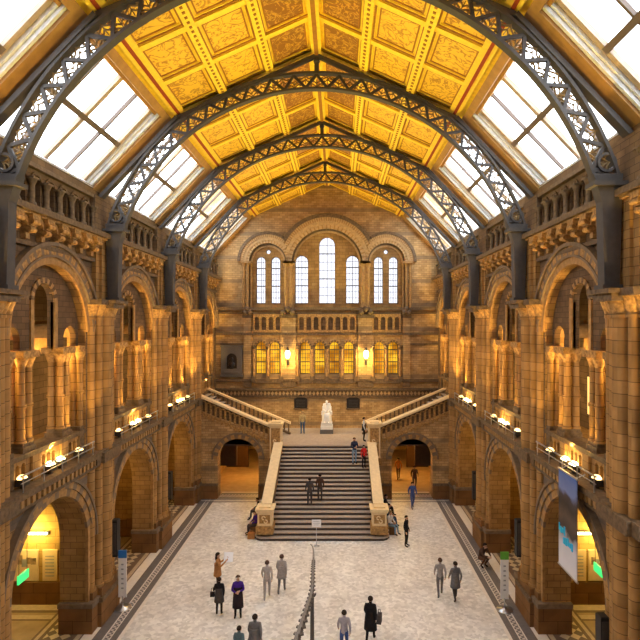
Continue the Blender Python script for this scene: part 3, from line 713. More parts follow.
# side parapets of the central flight
for s in (-1, 1):
    Q = lambda u, w, t, s=s: (s*t, u, w)
    q = BS(); q.prism(Q, [(28.6, 0), (35.3, 0), (35.3, 4.0), (34.9, 3.9), (29.1, 1.68)], 2.92, 3.42, 0); q.obj('parapet', ['spandrel'], st)
    q = BS(); q.prism(Q, [(29.1, 1.66), (34.98, 3.80), (34.98, 3.96), (29.1, 1.82)], 2.86, 3.46, 0); q.obj('coping_slope', ['coping'], st)
    # newels
    for (yy, zb, zt, w, nm) in ((28.98, .3, 1.78, .40, 'newel_post'), (35.35, 2.4, 5.3, .4, 'newel_post')):
        q = BS(); c = s*3.18 if yy < 30 else s*3.35
        q.box(c-w-.08, c+w+.08, yy-w-.08, yy+w+.08, zb, zb+.45, 1); q.box(c-w, c+w, yy-w, yy+w, zb+.45, zt-.3, 0)
        q.box(c-w+.1, c+w-.1, yy-w-.03, yy-w, zb+.6, zt-.42, 1); q.ring(lambda u, z, tt: (u, tt, z), c-.06, (zb+zt)/2+.17, .06, .12, 10, yy-w-.06, yy-w, (0,), 0, 1.6*pi); q.ring(lambda u, z, tt: (u, tt, z), c+.06, (zb+zt)/2-.02, .06, .12, 10, yy-w-.06, yy-w, (0,), pi, 2.6*pi)
        n = q.obj(nm, ['coping', 'carved'], st)
        q = BS(); q.box(c-w-.07, c+w+.07, yy-w-.07, yy+w+.07, zt-.3, zt-.18); q.box(c-w-.12, c+w+.12, yy-w-.12, yy+w+.12, zt-.18, zt-.08); q.box(c-w*.8, c+w*.8, yy-w*.8, yy+w*.8, zt-.08, zt); q.obj('newel_cap', ['coping'], n)
    # side flight rising outwards to the gallery
    q = BS(); n = 15; XA, XB = 3.75, 9.0; tr = (XB-XA)/n; rs = (6.7-ZL)/n
    for i in range(n):
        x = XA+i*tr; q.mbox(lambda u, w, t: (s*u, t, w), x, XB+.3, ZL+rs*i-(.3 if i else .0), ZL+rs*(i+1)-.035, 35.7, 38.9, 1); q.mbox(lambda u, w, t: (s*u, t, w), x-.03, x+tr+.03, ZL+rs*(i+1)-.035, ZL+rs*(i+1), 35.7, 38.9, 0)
    q.obj('side_flight', ['step_tread', 'step_riser'], st)
    X = lambda u, w, t: (s*u, t, w)
    # front wall under the side flight, with the arched passage
    q = BS(); hw, cu, sp = 1.4, 5.95, 2.7
    q.panel(X, 3.4, 9.0, 0, 4.35, [(cu, hw, 0, sp)], 35.3, 36.1, 0, 0, 16)
    q.prism(X, [(3.4, 4.35), (9.0, 4.35), (9.0, 6.0), (8.8, 6.0), (3.75, 4.35)], 35.3, 35.6, 0)
    q.mbox(X, 3.4, cu-hw, 0, .9, 35.15, 35.4, 1); q.mbox(X, cu+hw, 8.9, 0, .9, 35.15, 35.4, 1); q.mbox(X, 3.4, cu-hw, .9, 1.02, 35.1, 35.4, 2); q.mbox(X, cu+hw, 8.9, .9, 1.02, 35.1, 35.4, 2)
    q.obj('flight_wall', ['end_brick', 'plinth_stone', 'carved_grey'], st)
    q = BS(); q.ring(X, cu, sp, hw, hw+.3, 20, 35.2, 35.4, (0, 1)); q.ring(X, cu, sp, hw+.3, hw+.4, 20, 35.14, 35.4, (1,)); q.obj('arch_moulding', ['ring_buff', 'ring_grey'], st)
    sl = (6.95-5.0)/(8.3-3.7)
    zf = lambda u: 5.0+(u-3.7)*sl
    q = BS(); q.prism(X, [(3.6, zf(3.6)-.14), (9.1, zf(9.1)-.14), (9.1, zf(9.1)), (3.6, zf(3.6))], 35.12, 35.75, 0); q.obj('handrail_coping', ['coping'], st)
    q = BS(); q.prism(X, [(3.6, zf(3.6)-1.05), (9.1, zf(9.1)-1.05), (9.1, zf(9.1)-.14), (3.6, zf(3.6)-.14)], 35.36, 35.66, 1)
    for i in range(16):
        u = 3.85+i*.33; z = zf(u)
        q.mbox(X, u-.07, u+.07, z-1.0, z-.35, 35.24, 35.38, 0); q.ring(X, u+.165, z-.36, .1, .17, 6, 35.24, 35.38, (0,))
    q.prism(X, [(3.6, zf(3.6)-1.22), (9.1, zf(9.1)-1.22), (9.1, zf(9.1)-1.03), (3.6, zf(3.6)-1.03)], 35.2, 35.6, 0)
    for i in range(18):
        u = 3.75+i*.3; z = zf(u)-1.22; q.mbox(X, u-.07, u+.07, z-.16, z+.02, 35.22, 35.4, 0)
    q.obj('balustrade_front', ['carved', 'grey_stone'], st)
    # wall-side balustrade of the same flight
    zg = lambda u: 4.5+(u-2.7)*.415
    q = BS(); q.prism(X, [(2.7, zg(2.7)-.14), (9.4, zg(9.4)-.14), (9.4, zg(9.4)), (2.7, zg(2.7))], 38.9, 39.25, 0); q.prism(X, [(2.7, zg(2.7)-.95), (9.4, zg(9.4)-.95), (9.4, zg(9.4)-.8), (2.7, zg(2.7)-.8)], 38.9, 39.2, 1)
    for i in range(20):
        u = 2.85+i*.33; q.tube(X(u, zg(u)-.85, 39.06), X(u, zg(u)-.1, 39.06), .06, n=6, m=1)
    q.obj('balustrade_back', ['coping', 'carved_grey'], st)
    q = BS(); q.prism(X, [(3.4, ZL-.3), (9.3, ZL-.3), (9.3, zg(9.4)-.95), (3.6, zg(3.6)-.95)], 38.95, 39.15, 0); q.obj('wall_string', ['buff'], st)
    # passage behind the arch
    q = B(); q.box(s*4.3-.15, s*4.3+.15, 36.1, 49, 0, 4.2, 0); q.box(s*8.6-.15, s*8.6+.15, 36.1, 49, 0, 4.2, 0); q.box(min(s*4.2, s*8.7), max(s*4.2, s*8.7), 49, 49.3, 0, 4.2, 0); q.box(min(s*4.2, s*8.7), max(s*4.2, s*8.7), 36.1, 49.3, 4.2, 4.3, 0)
    q.box(min(s*6.6, s*8.4), max(s*6.6, s*8.4), 43, 43.3, 0, 4.2, 1); q.box(min(s*6.5, s*8.4), max(s*6.5, s*8.4), 37.6, 37.8, 1.6, 4.2, 1)
    q.obj('wall_passage_left' if s < 0 else 'wall_passage_right', ['alcove_wall', 'door_brown'], kind='structure')

# ------------------------------------------------------------------ lanterns, plaques, memorial
def lantern(x, lab):
    t = thing('wall_lantern', lab, 'lamp', (x, YEND-.16, 9.0), 'wall lanterns')
    q = B(); q.box(-.1, .1, -.06, 0, -.35, .05); q.path([(0, -.05, -.25), (0, -.25, -.2), (0, -.38, 0), (0, -.38, .15)], .03, 6); q.tube((0, -.38, .1), (0, -.38, .2), .05, .15, 8); q.obj('bracket', 'iron', t)
    q = B(); q.lathe([(.1, .2), (.19, .4), (.2, .65), (.12, .85)], (0, -.38, 0), 8); q.obj('lamp_globe', 'lantern_glow', t)
    q = B(); q.lathe([(.2, .83), (.1, .95), (.03, 1.1)], (0, -.38, 0), 8); q.obj('cap', 'iron', t)
lantern(-3.1, 'glowing wall lantern left of the four central lit windows')
lantern(3.1, 'glowing wall lantern right of the four central lit windows')
def plaque(x, lab):
    t = thing('wall_plaque', lab, 'plaque', (x, YEND, 5.2), 'bronze wall plaques')
    q = B(); P = [(-.52, 0), (.52, 0), (.52, .75), (.3, .85), (.18, 1.05), (-.18, 1.05), (-.3, .85), (-.52, .75)]
    L = lambda u, w, tt: (u, tt, w)
    q.prism(L, P, -.07, 0); q.obj('tablet', 'bronze_dark', t)
    q = B(); q.prism(L, [(-.46, .05), (.46, .05), (.46, .72), (-.46, .72)], -.085, -.07, 0)
    for i in range(5): q.box(-.36, .36, -.095, -.085, .12+i*.12, .15+i*.12, 1)
    q.obj('inscription', ['bronze_dark', 'iron'], t)
    q = B(); q.box(-.58, .58, -.12, 0, -.1, 0); q.obj('ledge', 'carved_grey', t)
plaque(-2.1, 'dark round-topped bronze plaque behind the person in blue jeans')
plaque(2.1, 'dark round-topped bronze plaque on the banner side of the statue')
t = thing('memorial_niche', 'grey stone memorial with dark bust in an arched niche', 'memorial', (-7.6, YEND, 7.8))
L = lambda u, w, tt: (u, tt, w)
q = B(); q.panel(L, -.85, .85, 0, 2.35, [(0, .42, .55, 1.35)], -.2, -.02, 0, 0, 12); q.box(-.9, .9, -.28, 0, 2.3, 2.42); q.box(-.9, .9, -.28, 0, -.08, .06); q.box(-.6, .6, -.3, -.2, .2, .32); q.obj('surround', 'grey_granite', t)
q = B(); q.box(-.5, .5, -.05, -.03, .5, 1.85); q.obj('niche_back', 'bronze_dark', t)
q = B(); q.lathe([(.12, .55), (.1, .65), (.26, .8), (.28, .95), (.1, 1.08), (.08, 1.15), (.13, 1.25), (.14, 1.35), (.06, 1.47)], (0, -.14, 0), 12, sy=.5); q.obj('bust', 'bronze_dark', t)

# ------------------------------------------------------------------ people
SKIN_R = {}
BASE = dict(pel=(0,0,.94), sp=(0,0,1.13), ch=(0,.01,1.33), nk=(0,.01,1.47), hb=(0,-.01,1.55), ht=(0,-.01,1.655), ns=(0,-.115,1.575),
    shl=(-.165,.01,1.40), shr=(.165,.01,1.40), ell=(-.225,.04,1.13), elr=(.225,.04,1.13), wrl=(-.235,-.06,.90), wrr=(.235,-.06,.90),
    hpl=(-.095,0,.88), hpr=(.095,0,.88), knl=(-.10,-.02,.49), knr=(.10,-.02,.49), anl=(-.105,.03,.09), anr=(.105,.03,.09), tol=(-.125,-.15,.045), tor=(.125,-.15,.045))
RAD = dict(pel=.135, sp=.12, ch=.135, nk=.058, hb=.085, ht=.085, ns=.016, sh=.075, el=.05, wr=.034, hp=.095, kn=.062, an=.045, to=.04)
POSES = {
 'stand': {},
 'walk': dict(knl=(-.10,-.14,.50), anl=(-.10,-.18,.10), tol=(-.11,-.36,.05), knr=(.10,.06,.49), anr=(.10,.26,.13), tor=(.11,.12,.05), ell=(-.23,.14,1.15), wrl=(-.22,.08,.93), elr=(.23,-.06,1.15), wrr=(.22,-.2,.97)),
 'map': dict(ell=(-.25,-.12,1.18), elr=(.25,-.12,1.18), wrl=(-.15,-.34,1.36), wrr=(.17,-.34,1.36), ht=(0,-.03,1.65)),
 'fold': dict(ell=(-.24,-.02,1.13), elr=(.24,-.02,1.13), wrl=(-.08,-.2,1.12), wrr=(.08,-.22,1.18)),
 'bag': dict(ell=(-.22,.05,1.13), wrl=(-.2,-.03,.9), elr=(.25,.03,1.14), wrr=(.17,-.14,1.26)),
 'sit': dict(pel=(0,0,.53), sp=(0,.02,.72), ch=(0,0,.92), nk=(0,-.03,1.06), hb=(0,-.06,1.14), ht=(0,-.07,1.245), ns=(0,-.175,1.16), shl=(-.165,0,.99), shr=(.165,0,.99), ell=(-.21,-.06,.74), elr=(.21,-.06,.74), wrl=(-.1,-.26,.66), wrr=(.1,-.28,.66),
    hpl=(-.1,-.02,.50), hpr=(.1,-.02,.50), knl=(-.12,-.44,.52), knr=(.12,-.44,.52), anl=(-.12,-.44,.09), anr=(.12,-.5,.09), tol=(-.13,-.62,.045), tor=(.13,-.68,.045)),
 'crouch': dict(pel=(0,.1,.42), sp=(0,.06,.60), ch=(0,-.04,.78), nk=(0,-.1,.90), hb=(0,-.15,.97), ht=(0,-.17,1.07), ns=(0,-.27,.98), shl=(-.165,-.06,.84), shr=(.165,-.06,.84), ell=(-.2,-.22,.66), elr=(.2,-.22,.66), wrl=(-.1,-.38,.62), wrr=(.1,-.4,.62),
    hpl=(-.1,.08,.40), hpr=(.1,.08,.40), knl=(-.13,-.28,.50), knr=(.13,-.28,.50), anl=(-.12,-.02,.1), anr=(.12,-.02,.1), tol=(-.13,-.2,.045), tor=(.13,-.2,.045)),
}
EDG = [('pel','sp'),('sp','ch'),('ch','nk'),('nk','hb'),('hb','ht'),('hb','ns')]
for _d in 'lr': EDG += [('ch','sh'+_d),('sh'+_d,'el'+_d),('el'+_d,'wr'+_d),('pel','hp'+_d),('hp'+_d,'kn'+_d),('kn'+_d,'an'+_d),('an'+_d,'to'+_d)]
def person_mesh(pose, mats, girth=1.0, bare=False):
    J = dict(BASE); J.update(POSES[pose])
    J = {k: Vector(v) for k, v in J.items()}
    R = {k: RAD.get(k, RAD.get(k[:2], .05)) for k in J}
    for k in ('pel', 'sp', 'ch', 'shl', 'shr', 'hpl', 'hpr'): R[k] *= girth
    edges = list(EDG)
    for d in 'lr':                                          # hands: palm and five bent fingers
        w = J['wr'+d]; e = J['el'+d]; ax = (w-e).normalized(); sx = -1 if d == 'l' else 1
        side = ax.cross(Vector((sx, 0, 0)))
        if side.length < .2: side = Vector((0, -1, 0))
        side.normalize(); curl = side.cross(ax).normalized()*(1 if side.cross(ax).dot(Vector((-sx, 0, 0))) > 0 else -1)
        J['pa'+d] = w+ax*.06; R['pa'+d] = .034; edges.append(('wr'+d, 'pa'+d))
        for f, (off, ln) in enumerate(((-.026, .065), (-.009, .075), (.009, .07), (.026, .055))):
            a = w+ax*.09+side*off; m1 = a+ax*ln*.55+curl*.008; m2 = m1+ax*ln*.4+curl*.02
            for nm, p in (('a', a), ('b', m1), ('c', m2)): J['f%s%d%s' % (d, f, nm)] = p; R['f%s%d%s' % (d, f, nm)] = .010
            edges += [('pa'+d, 'f%s%da' % (d, f)), ('f%s%da' % (d, f), 'f%s%db' % (d, f)), ('f%s%db' % (d, f), 'f%s%dc' % (d, f))]
        p1 = w+ax*.05-side*.045+curl*.01; p2 = p1+ax*.035-side*.012+curl*.012
        J['t1'+d] = p1; J['t2'+d] = p2; R['t1'+d] = .012; R['t2'+d] = .010
        edges += [('pa'+d, 't1'+d), ('t1'+d, 't2'+d)]
    keys = list(J); ix = {k: i for i, k in enumerate(keys)}
    me = bpy.data.meshes.new('skel'); me.from_pydata([J[k] for k in keys], [(ix[a], ix[c]) for a, c in edges], [])
    o = bpy.data.objects.new('skel', me); COL.objects.link(o)
    md = o.modifiers.new('Skin', 'SKIN'); md.use_smooth_shade = True
    if not me.skin_vertices: 
        bm = bmesh.new(); bm.from_mesh(me); bm.verts.layers.skin.verify(); bm.to_mesh(me); bm.free()
    for k in keys:
        sv = me.skin_vertices[0].data[ix[k]]; sv.radius = (R[k], R[k]*(.72 if k in ('pel','sp','ch') else 1)); sv.use_root = (k == 'pel')
    sb = o.modifiers.new('Sub', 'SUBSURF'); sb.levels = 1; sb.render_levels = 1
    dg = bpy.context.evaluated_depsgraph_get(); dg.update()
    out = bpy.data.meshes.new_from_object(o.evaluated_get(dg)); out.name = 'body'
    bpy.data.objects.remove(o); bpy.data.meshes.remove(me)
    out.materials.clear()
    for m in mats: out.materials.append(MATS[m])
    if len(mats) > 1:
        segs = []
        for a, c in edges:
            kk = c[:2]
            if c in ('hb', 'ht', 'ns') or kk in ('pa', 't1', 't2') or c[0] == 'f': g = 0
            elif kk in ('hp', 'kn', 'an'): g = 2
            elif kk == 'to': g = 3
            else: g = 1
            segs.append((J[a], J[c], (R[a]+R[c])/2, g))
        for p in out.polygons:
            best = 9e9; c = p.center
            for a, q, r, g in segs:
                ab = q-a; tt = max(0, min(1, (c-a).dot(ab)/max(1e-9, ab.dot(ab))))
                dd = (c-(a+ab*tt)).length-r
                if dd < best: best = dd; gg = g
            p.material_index = gg
    # eyes and ears belong to the head surface
    bm = bmesh.new(); bm.from_mesh(out)
    hb = (J['hb']+J['ht'])/2+Vector((0, 0, -.005))
    for sx in (-1, 1):
        r = bmesh.ops.create_icosphere(bm, subdivisions=1, radius=.012, matrix=Matrix.Translation(hb+Vector((sx*.034, -.082, .0))))
        for v in r['verts']:
            for f in v.link_faces: f.material_index = min(4, len(mats)-1)
        r = bmesh.ops.create_icosphere(bm, subdivisions=1, radius=.026, matrix=Matrix.Translation(hb+Vector((sx*.09, .01, -.01))) @ Matrix.Diagonal((.4, .8, 1.2, 1)))
        for v in r['verts']:
            for f in v.link_faces: f.material_index = 0
    bm.to_mesh(out); bm.free()
    for p in out.polygons: p.use_smooth = True
    return out, J
def person(label, x, y, z=0, pose='stand', face=0, h=1.70, top='c_black', legs='c_black', shoes='c_black', hair='c_hair', coat=None, longhair=False, girth=1.0, extras=None, group=None):
    t = thing('person', label, 'person', (x, y, z), group, radians(face))
    key = ('pm', pose, girth)
    if key not in CACHE: CACHE[key] = person_mesh(pose, ['skin', 'c_black', 'c_black', 'c_black', 'eye_dark'], girth)
    me0, J = CACHE[key]
    me = me0.copy()
    for i, m in enumerate(('skin', top, legs, shoes, 'eye_dark')): me.materials[i] = MATS[m]
    k = h/1.74; t.scale = (k, k, k)
    put('body', me, t)
    hc = (J['hb']+J['ht'])/2+Vector((0, .012, .03))
    q = B(); n = 12
    vs = []; fs = []
    for j in range(7):
        th = (pi*.56)*j/6
        for i in range(n):
            a = 2*pi*i/n; back = .5-.5*cos(a+pi/2) if False else (sin(a)+1)/2
            thh = th*(.62+.5*back)
            vs.append((hc.x+.104*sin(thh)*cos(a), hc.y+.112*sin(thh)*sin(a), hc.z+.108*cos(thh)))
    fs = [(j*n+i, j*n+(i+1)%n, (j+1)*n+(i+1)%n, (j+1)*n+i) for j in range(6) for i in range(n)]
    q.add(vs, fs, 0, True)
    if longhair: q.ball((hc.x, hc.y+.06, hc.z-.13), .1, 8, 0, 1, .6, 1.5)
    q.obj('hair', hair, t)
    if coat:
        zt = J['ch'].z+.06; zb = coat[1]
        q = B(); c = J['sp']; pr = [(.185*girth, J['sp'].z+.12), (.18*girth, J['sp'].z-.02), (.20*girth, J['pel'].z-.05), (.215*girth, (J['pel'].z+zb)/2), (.23*girth, zb), (.2*girth, zb)]
        q.lathe(pr, (c.x, c.y, 0), 14, sy=.78); q.obj('coat', coat[0], t)
    if extras: extras(t, J)
    return t
for nm, c in dict(c_black=(.018,.016,.018), c_hair=(.03,.02,.015), c_tan=(.42,.19,.065), c_purple=(.07,.025,.25), c_grey=(.16,.15,.155), c_teal=(.10,.15,.17), c_pale=(.42,.38,.36), c_pale2=(.35,.32,.31), c_lilac=(.40,.36,.40), c_navy=(.03,.04,.08), c_jean=(.05,.11,.22), c_ltjean=(.22,.34,.48), c_red=(.55,.03,.03), c_white=(.75,.75,.77), c_khaki=(.48,.36,.17), c_brown=(.09,.05,.035), c_fair=(.30,.20,.1), c_blue=(.06,.10,.28), c_skirt=(.03,.02,.025), c_dgrey=(.07,.06,.06)).items(): cloth(nm, c)
def w_map(t, J):
    q = B(); q.add([(-.02,-.26,1.30),(.04,-.66,1.24),(.30,-.68,1.56),(.22,-.28,1.64),(.0,-.46,1.26),(.27,-.48,1.60)], [(0,4,5,3),(4,1,2,5)]); 
    m = q.obj('paper_map', 'sign_white', None, label='white unfolded map held by the person in tan coat', category='map')
    m.location = t.location; m.rotation_euler = t.rotation_euler; m.scale = t.scale
    md = m.modifiers.new('Solid', 'SOLIDIFY'); md.thickness = .004
def w_bag(name, off, size, mat, label=None):
    def f(t, J):
        q = B(); x, y, z = off; a, b_, c = size
        q.box(x-a, x+a, y-b_, y+b_, z-c, z+c); q.path([(x-a*.6, y, z+c), (x-a*.4, y, z+c+.18), (x+a*.4, y, z+c+.18), (x+a*.6, y, z+c)], .012, 5)
        o = q.obj(name, mat, None, label=label, category='bag'); o.location = t.location; o.rotation_euler = t.rotation_euler; o.scale = t.scale
    return f
# standing on the floor
person('person in tan coat holding up a white map, behind the black-clad person', -4.5, 23.05, 0, 'map', 100, 1.76, 'c_tan', 'c_black', coat=('c_tan', .74), longhair=True, extras=w_map)
person('person all in black standing between the tan coat and purple top', -4.0, 21.2, 0, 'bag', 185, 1.56, 'c_black', 'c_black', coat=('c_dgrey', .62), extras=w_bag('shoulder_bag', (.3, .02, .98), (.1, .06, .1), 'c_black', 'small black bag at the hip of the black-clad person'))
person('person in purple top and long dark skirt facing the camera', -3.2, 21.05, 0, 'fold', 8, 1.72, 'c_purple', 'c_black', hair='c_brown', coat=('c_skirt', .42), extras=None)
person('person in grey jacket seen from behind at the lower picture edge', -2.05, 18.2, 0, 'walk', 180, 1.74, 'c_grey', 'c_dgrey', coat=('c_grey', .8), girth=1.15)
person('shorter person in teal jacket next to the grey jacket', -2.55, 17.9, 0, 'walk', 170, 1.5, 'c_teal', 'c_dgrey', coat=('c_teal', .8))
person('person in long black coat with a bag walking near the tail post', 2.1, 19.4, 0, 'walk', 165, 1.74, 'c_black', 'c_black', coat=('c_black', .5), girth=1.1, extras=w_bag('shoulder_bag', (-.34, 0, .95), (.08, .14, .16), 'c_dgrey', 'dark grey shoulder bag beside the long black coat'))
person('person in lilac-grey top and blue trousers beside the long black coat', 1.1, 18.6, 0, 'walk', 180, 1.66, 'c_lilac', 'c_blue')
person('person in pale grey, left one of two walking beyond the purple top', -2.2, 22.4, 0, 'walk', 185, 1.70, 'c_pale', 'c_pale2', 'c_pale2', 'c_brown')
person('person in long grey coat, right one of two walking beyond the purple top', -1.62, 22.9, 0, 'walk', 175, 1.74, 'c_pale2', 'c_grey', 'c_grey', 'c_brown', coat=('c_pale2', .7))
person('pale grey person, first of the pair near the dark floor border', 5.35, 22.6, 0, 'walk', 178, 1.72, 'c_pale2', 'c_grey', 'c_grey', 'c_brown')
person('dark grey person, second of the pair near the dark floor border', 5.95, 22.3, 0, 'walk', 190, 1.70, 'c_grey', 'c_dgrey', 'c_dgrey', 'c_hair', coat=('c_grey', .6))
person('slim person in black standing alone by the banner-side newel', 4.55, 27.7, 0, 'stand', 60, 1.68, 'c_black', 'c_black')
person('person in brown coat crouching at the floor border by the pier', 8.0, 25.4, 0, 'crouch', 30, 1.85, 'c_brown', 'c_brown', coat=None, girth=1.2)
person('person in blue walking out of the banner-side passage', 5.7, 33.4, 0, 'walk', 10, 1.72, 'c_blue', 'c_blue', 'c_grey')
person('dark figure standing inside the banner-side passage', 6.4, 37.2, 0, 'walk', 0, 1.72, 'c_brown', 'c_dgrey')
person('figure in ochre deep inside the banner-side passage', 5.5, 39.5, 0, 'walk', 185, 1.72, 'c_tan', 'c_brown')
# on the steps and landing
def zs(y): return min(22, math.floor((y-Y0)/run)+1)*rise
person('dark-dressed person, left of two climbing the lower steps', -.8, 30.6, zs(30.6), 'stand', 180, 1.70, 'c_dgrey', 'c_dgrey')
person('brownish person, right of two climbing the lower steps', -.2, 30.9, zs(30.9), 'stand', 185, 1.66, 'c_brown', 'c_dgrey')
person('person in navy jacket and jeans near the top of the stairs', 1.95, 33.75, zs(33.75), 'fold', 20, 1.74, 'c_navy', 'c_ltjean', hair='c_brown')
person('person in red jacket beside the parapet near the stair top', 2.55, 33.4, zs(33.4), 'stand', 30, 1.5, 'c_red', 'c_black')
person('person in black waistcoat with white sleeves by the upper newel', 2.72, 36.6, ZL, 'stand', 90, 1.72, 'c_white', 'c_black', coat=('c_black', .8))
person('person in khaki jacket and blue jeans on the landing', -1.8, 39.0, ZL, 'stand', 185, 1.74, 'c_khaki', 'c_jean', hair='c_fair', girth=1.1)
# seated along the foot of the stair parapets
def bench(x, y0, y1, label):
    q = B(); q.box(x-.3, x+.3, y0, y1, 0, .43); q.obj('stone_bench', 'plinth_stone', label=label, category='bench')
bench(-3.8, 29.2, 33.6, 'low stone ledge along the stair parapet under the purple sitter')
bench(3.8, 29.2, 33.6, 'low stone ledge along the stair parapet under the pale-jeans sitter')
person('person in purple sitting beside the newel with a brown bag', -3.82, 29.5, 0, 'sit', -60, 1.70, 'c_purple', 'c_dgrey')
person('person in black sitting higher along the parapet ledge', -4.0, 31.6, 0, 'sit', -80, 1.72, 'c_black', 'c_dgrey')
person('person in white top and pale jeans sitting by the newel', 3.85, 29.5, 0, 'sit', 50, 1.70, 'c_white', 'c_ltjean', hair='c_fair')
person('person in navy sitting behind the white top', 3.84, 30.6, 0, 'sit', 65, 1.72, 'c_navy', 'c_jean')
person('person in black sitting farthest along the banner-side ledge', 3.82, 32.2, 0, 'sit', 75, 1.74, 'c_black', 'c_black')
q = B(); q.box(-.2, .2, -.12, .12, 0, .28); q.box(-.16, .16, -.13, .13, .28, .32); q.path([(-.1, 0, .3), (-.08, 0, .42), (.08, 0, .42), (.1, 0, .3)], .015, 5)
q.obj('travel_bag', 'c_tan', None, (-3.95, 28.75, 0), label='brown bag on the floor beside the stair newel', category='bag')

# ------------------------------------------------------------------ statue
t = thing('marble_statue', 'white marble statue of a seated bearded man on a dark plinth', 'statue', (0.02, 39.6, ZL))
q = B(); q.box(-.5, .5, -.55, .55, 0, .32); q.obj('dark_plinth', 'grey_granite', t)
q = B(); q.box(-.46, .46, -.5, .5, .32, .55); q.box(-.42, .42, -.42, .46, .55, .78); q.obj('pedestal', 'marble', t)
q = B(); q.box(-.38, .38, -.02, .42, .78, 1.35); q.box(-.36, .36, .3, .44, 1.35, 1.95); q.box(-.42, -.3, -.1, .42, 1.35, 1.6); q.box(.3, .42, -.1, .42, 1.35, 1.6); q.obj('chair', 'marble', t)
me, J = person_mesh('sit', ['marble'], 1.15)
o = put('figure', me, t, (0, .12, .76)); o.scale = (1.35, 1.35, 1.38)
q = B(); q.lathe([(.36, .82), (.35, 1.2), (.34, 1.45), (.2, 1.55)], (0, -.2, 0), 14, sy=.95); q.lathe([(.38, 1.5), (.34, 1.9), (.22, 2.15)], (0, .12, 0), 14, sy=.7); q.obj('coat_drapery', 'marble', t)
q = B(); q.ball((0, -.06, 2.28), .1, 8, 0, .9, .8, 1.5); q.obj('beard', 'marble', t)

# ------------------------------------------------------------------ dinosaur tail
t = thing('dinosaur_tail_skeleton', 'long mounted dinosaur tail skeleton of grey-brown vertebrae over the floor', 'skeleton', (0, 18.8, 2.2))
PTS = [(-.40, 24.0, 1.72), (-.25, 23.4, 1.80), (-.17, 22.2, 1.92), (-.13, 20.9, 2.02), (-.07, 18.8, 2.2), (-.18, 17.1, 2.4), (-.34, 15.3, 2.6), (-.55, 13.3, 2.9)]
def tail_at(f):
    n = len(PTS)-1; i = min(n-1, int(f*n)); g = f*n-i
    P = [Vector(PTS[max(0, min(n, i+d))]) for d in (-1, 0, 1, 2)]
    return .5*((2*P[1])+(-P[0]+P[2])*g+(2*P[0]-5*P[1]+4*P[2]-P[3])*g*g+(-P[0]+3*P[1]-3*P[2]+P[3])*g**3)
off = Vector((0, 18.8, 2.2))
q = B(); ps = [tail_at(i/40)-off for i in range(15)]
for i in range(14): q.tube(ps[i], ps[i+1], .016+.0025*i, .016+.0025*(i+1), 8)
q.obj('tail_tip', 'bone_light', t)
q = B()                                                   # one vertebra, axis along y
q.tube((0, -.5, 0), (0, -.2, 0), .42, .28, 10); q.tube((0, -.2, 0), (0, .2, 0), .28, .28, 10); q.tube((0, .2, 0), (0, .5, 0), .28, .42, 10)
q.bar((0, -.1, .2), (0, .4, .95), .2, .4, 1, (1, 0, 0)); q.bar((-.2, 0, .05), (-.62, .12, .1), .42, .2); q.bar((.2, 0, .05), (.62, .12, .1), .42, .2)
q.bar((0, .2, -.25), (0, .5, -.85), .12, .3, 1, (1, 0, 0))
vm = q.mesh('vertebra', ['bone', 'bone_light'])
f = .33
while f < 1.0:
    p = tail_at(f); d = (tail_at(min(1, f+.004))-tail_at(f-.004)).normalized()
    sz = .15+.20*(f-.33)/.67
    o = put('vertebra', vm, t, p-off)
    o.rotation_euler = (-d).to_track_quat('Y', 'Z').to_euler(); o.scale = (sz*.8, sz*1.0, sz*.8)
    f += sz*1.3/11.0
t = thing('support_post', 'slim dark iron post holding up the dinosaur tail', 'post', (-.06, 18.8, 0))
q = B(); q.lathe([(.3, 0), (.3, .04), (.08, .09), (.06, .2)], (0, 0, 0), 14); q.obj('base', 'iron', t)
q = B(); q.tube((0, 0, .1), (0, 0, 2.02), .08, .07, 10); q.obj('pole', 'iron', t)
q = B(); q.ring(lambda u, w, tt: (u, tt, w), 0, 2.16, .11, .15, 12, -.04, .04, (0,), pi, 2*pi); q.obj('cradle', 'iron', t)
t = thing('notice_stand', 'small white notice on a thin stand before the stairs', 'sign', (-.28, 27.75, 0))
q = B(); q.lathe([(.16, 0), (.16, .02), (.03, .04)], (0, 0, 0), 12); q.tube((0, 0, .02), (0, 0, 1.05), .018, n=6); q.obj('pole', 'steel', t)
q = B(); q.box(-.25, .25, -.015, .015, 1.02, 1.42, 0)
for i, w in enumerate((.16, .18, .12)): q.box(-w, w, -.018, -.015, 1.32-i*.09, 1.34-i*.09, 1)
q.obj('board', ['sign_white', 'ink_grey'], t)

# ------------------------------------------------------------------ loudspeakers, stands, banner, alcove fittings
def speaker(x, y, z, lab):
    s = 1 if x > 0 else -1
    t = thing('column_loudspeaker', lab, 'loudspeaker', (x, y, z), 'column loudspeakers on the piers')
    q = B(); q.box(-.13, .13, -.16, .16, 0, 1.5); q.box(-.11, .11, -.14, .14, 1.5, 1.53); q.obj('cabinet', 'speaker_black', t)
    q = B(); q.box(-.1, .1, -.175, -.16, .08, 1.42)
    for i in range(6): q.tube((0, -.17, .2+i*.22), (0, -.182, .2+i*.22), .07, n=10)
    q.obj('grille', 'iron', t)
    q = B(); q.box(min(0, s*.4), max(0, s*.4), -.05, .05, .6, .75); q.obj('wall_bracket', 'iron', t)
for s in (-1, 1):
    for k in (2, 3): speaker(s*8.5, PIERS[k]+.55, 2.2, f'tall black column loudspeaker on the {PIERN[k]}, {SIDE[s]}')
speaker(8.56, 14.98, 2.0, 'black column loudspeaker at the lower picture edge below the hanging banner')
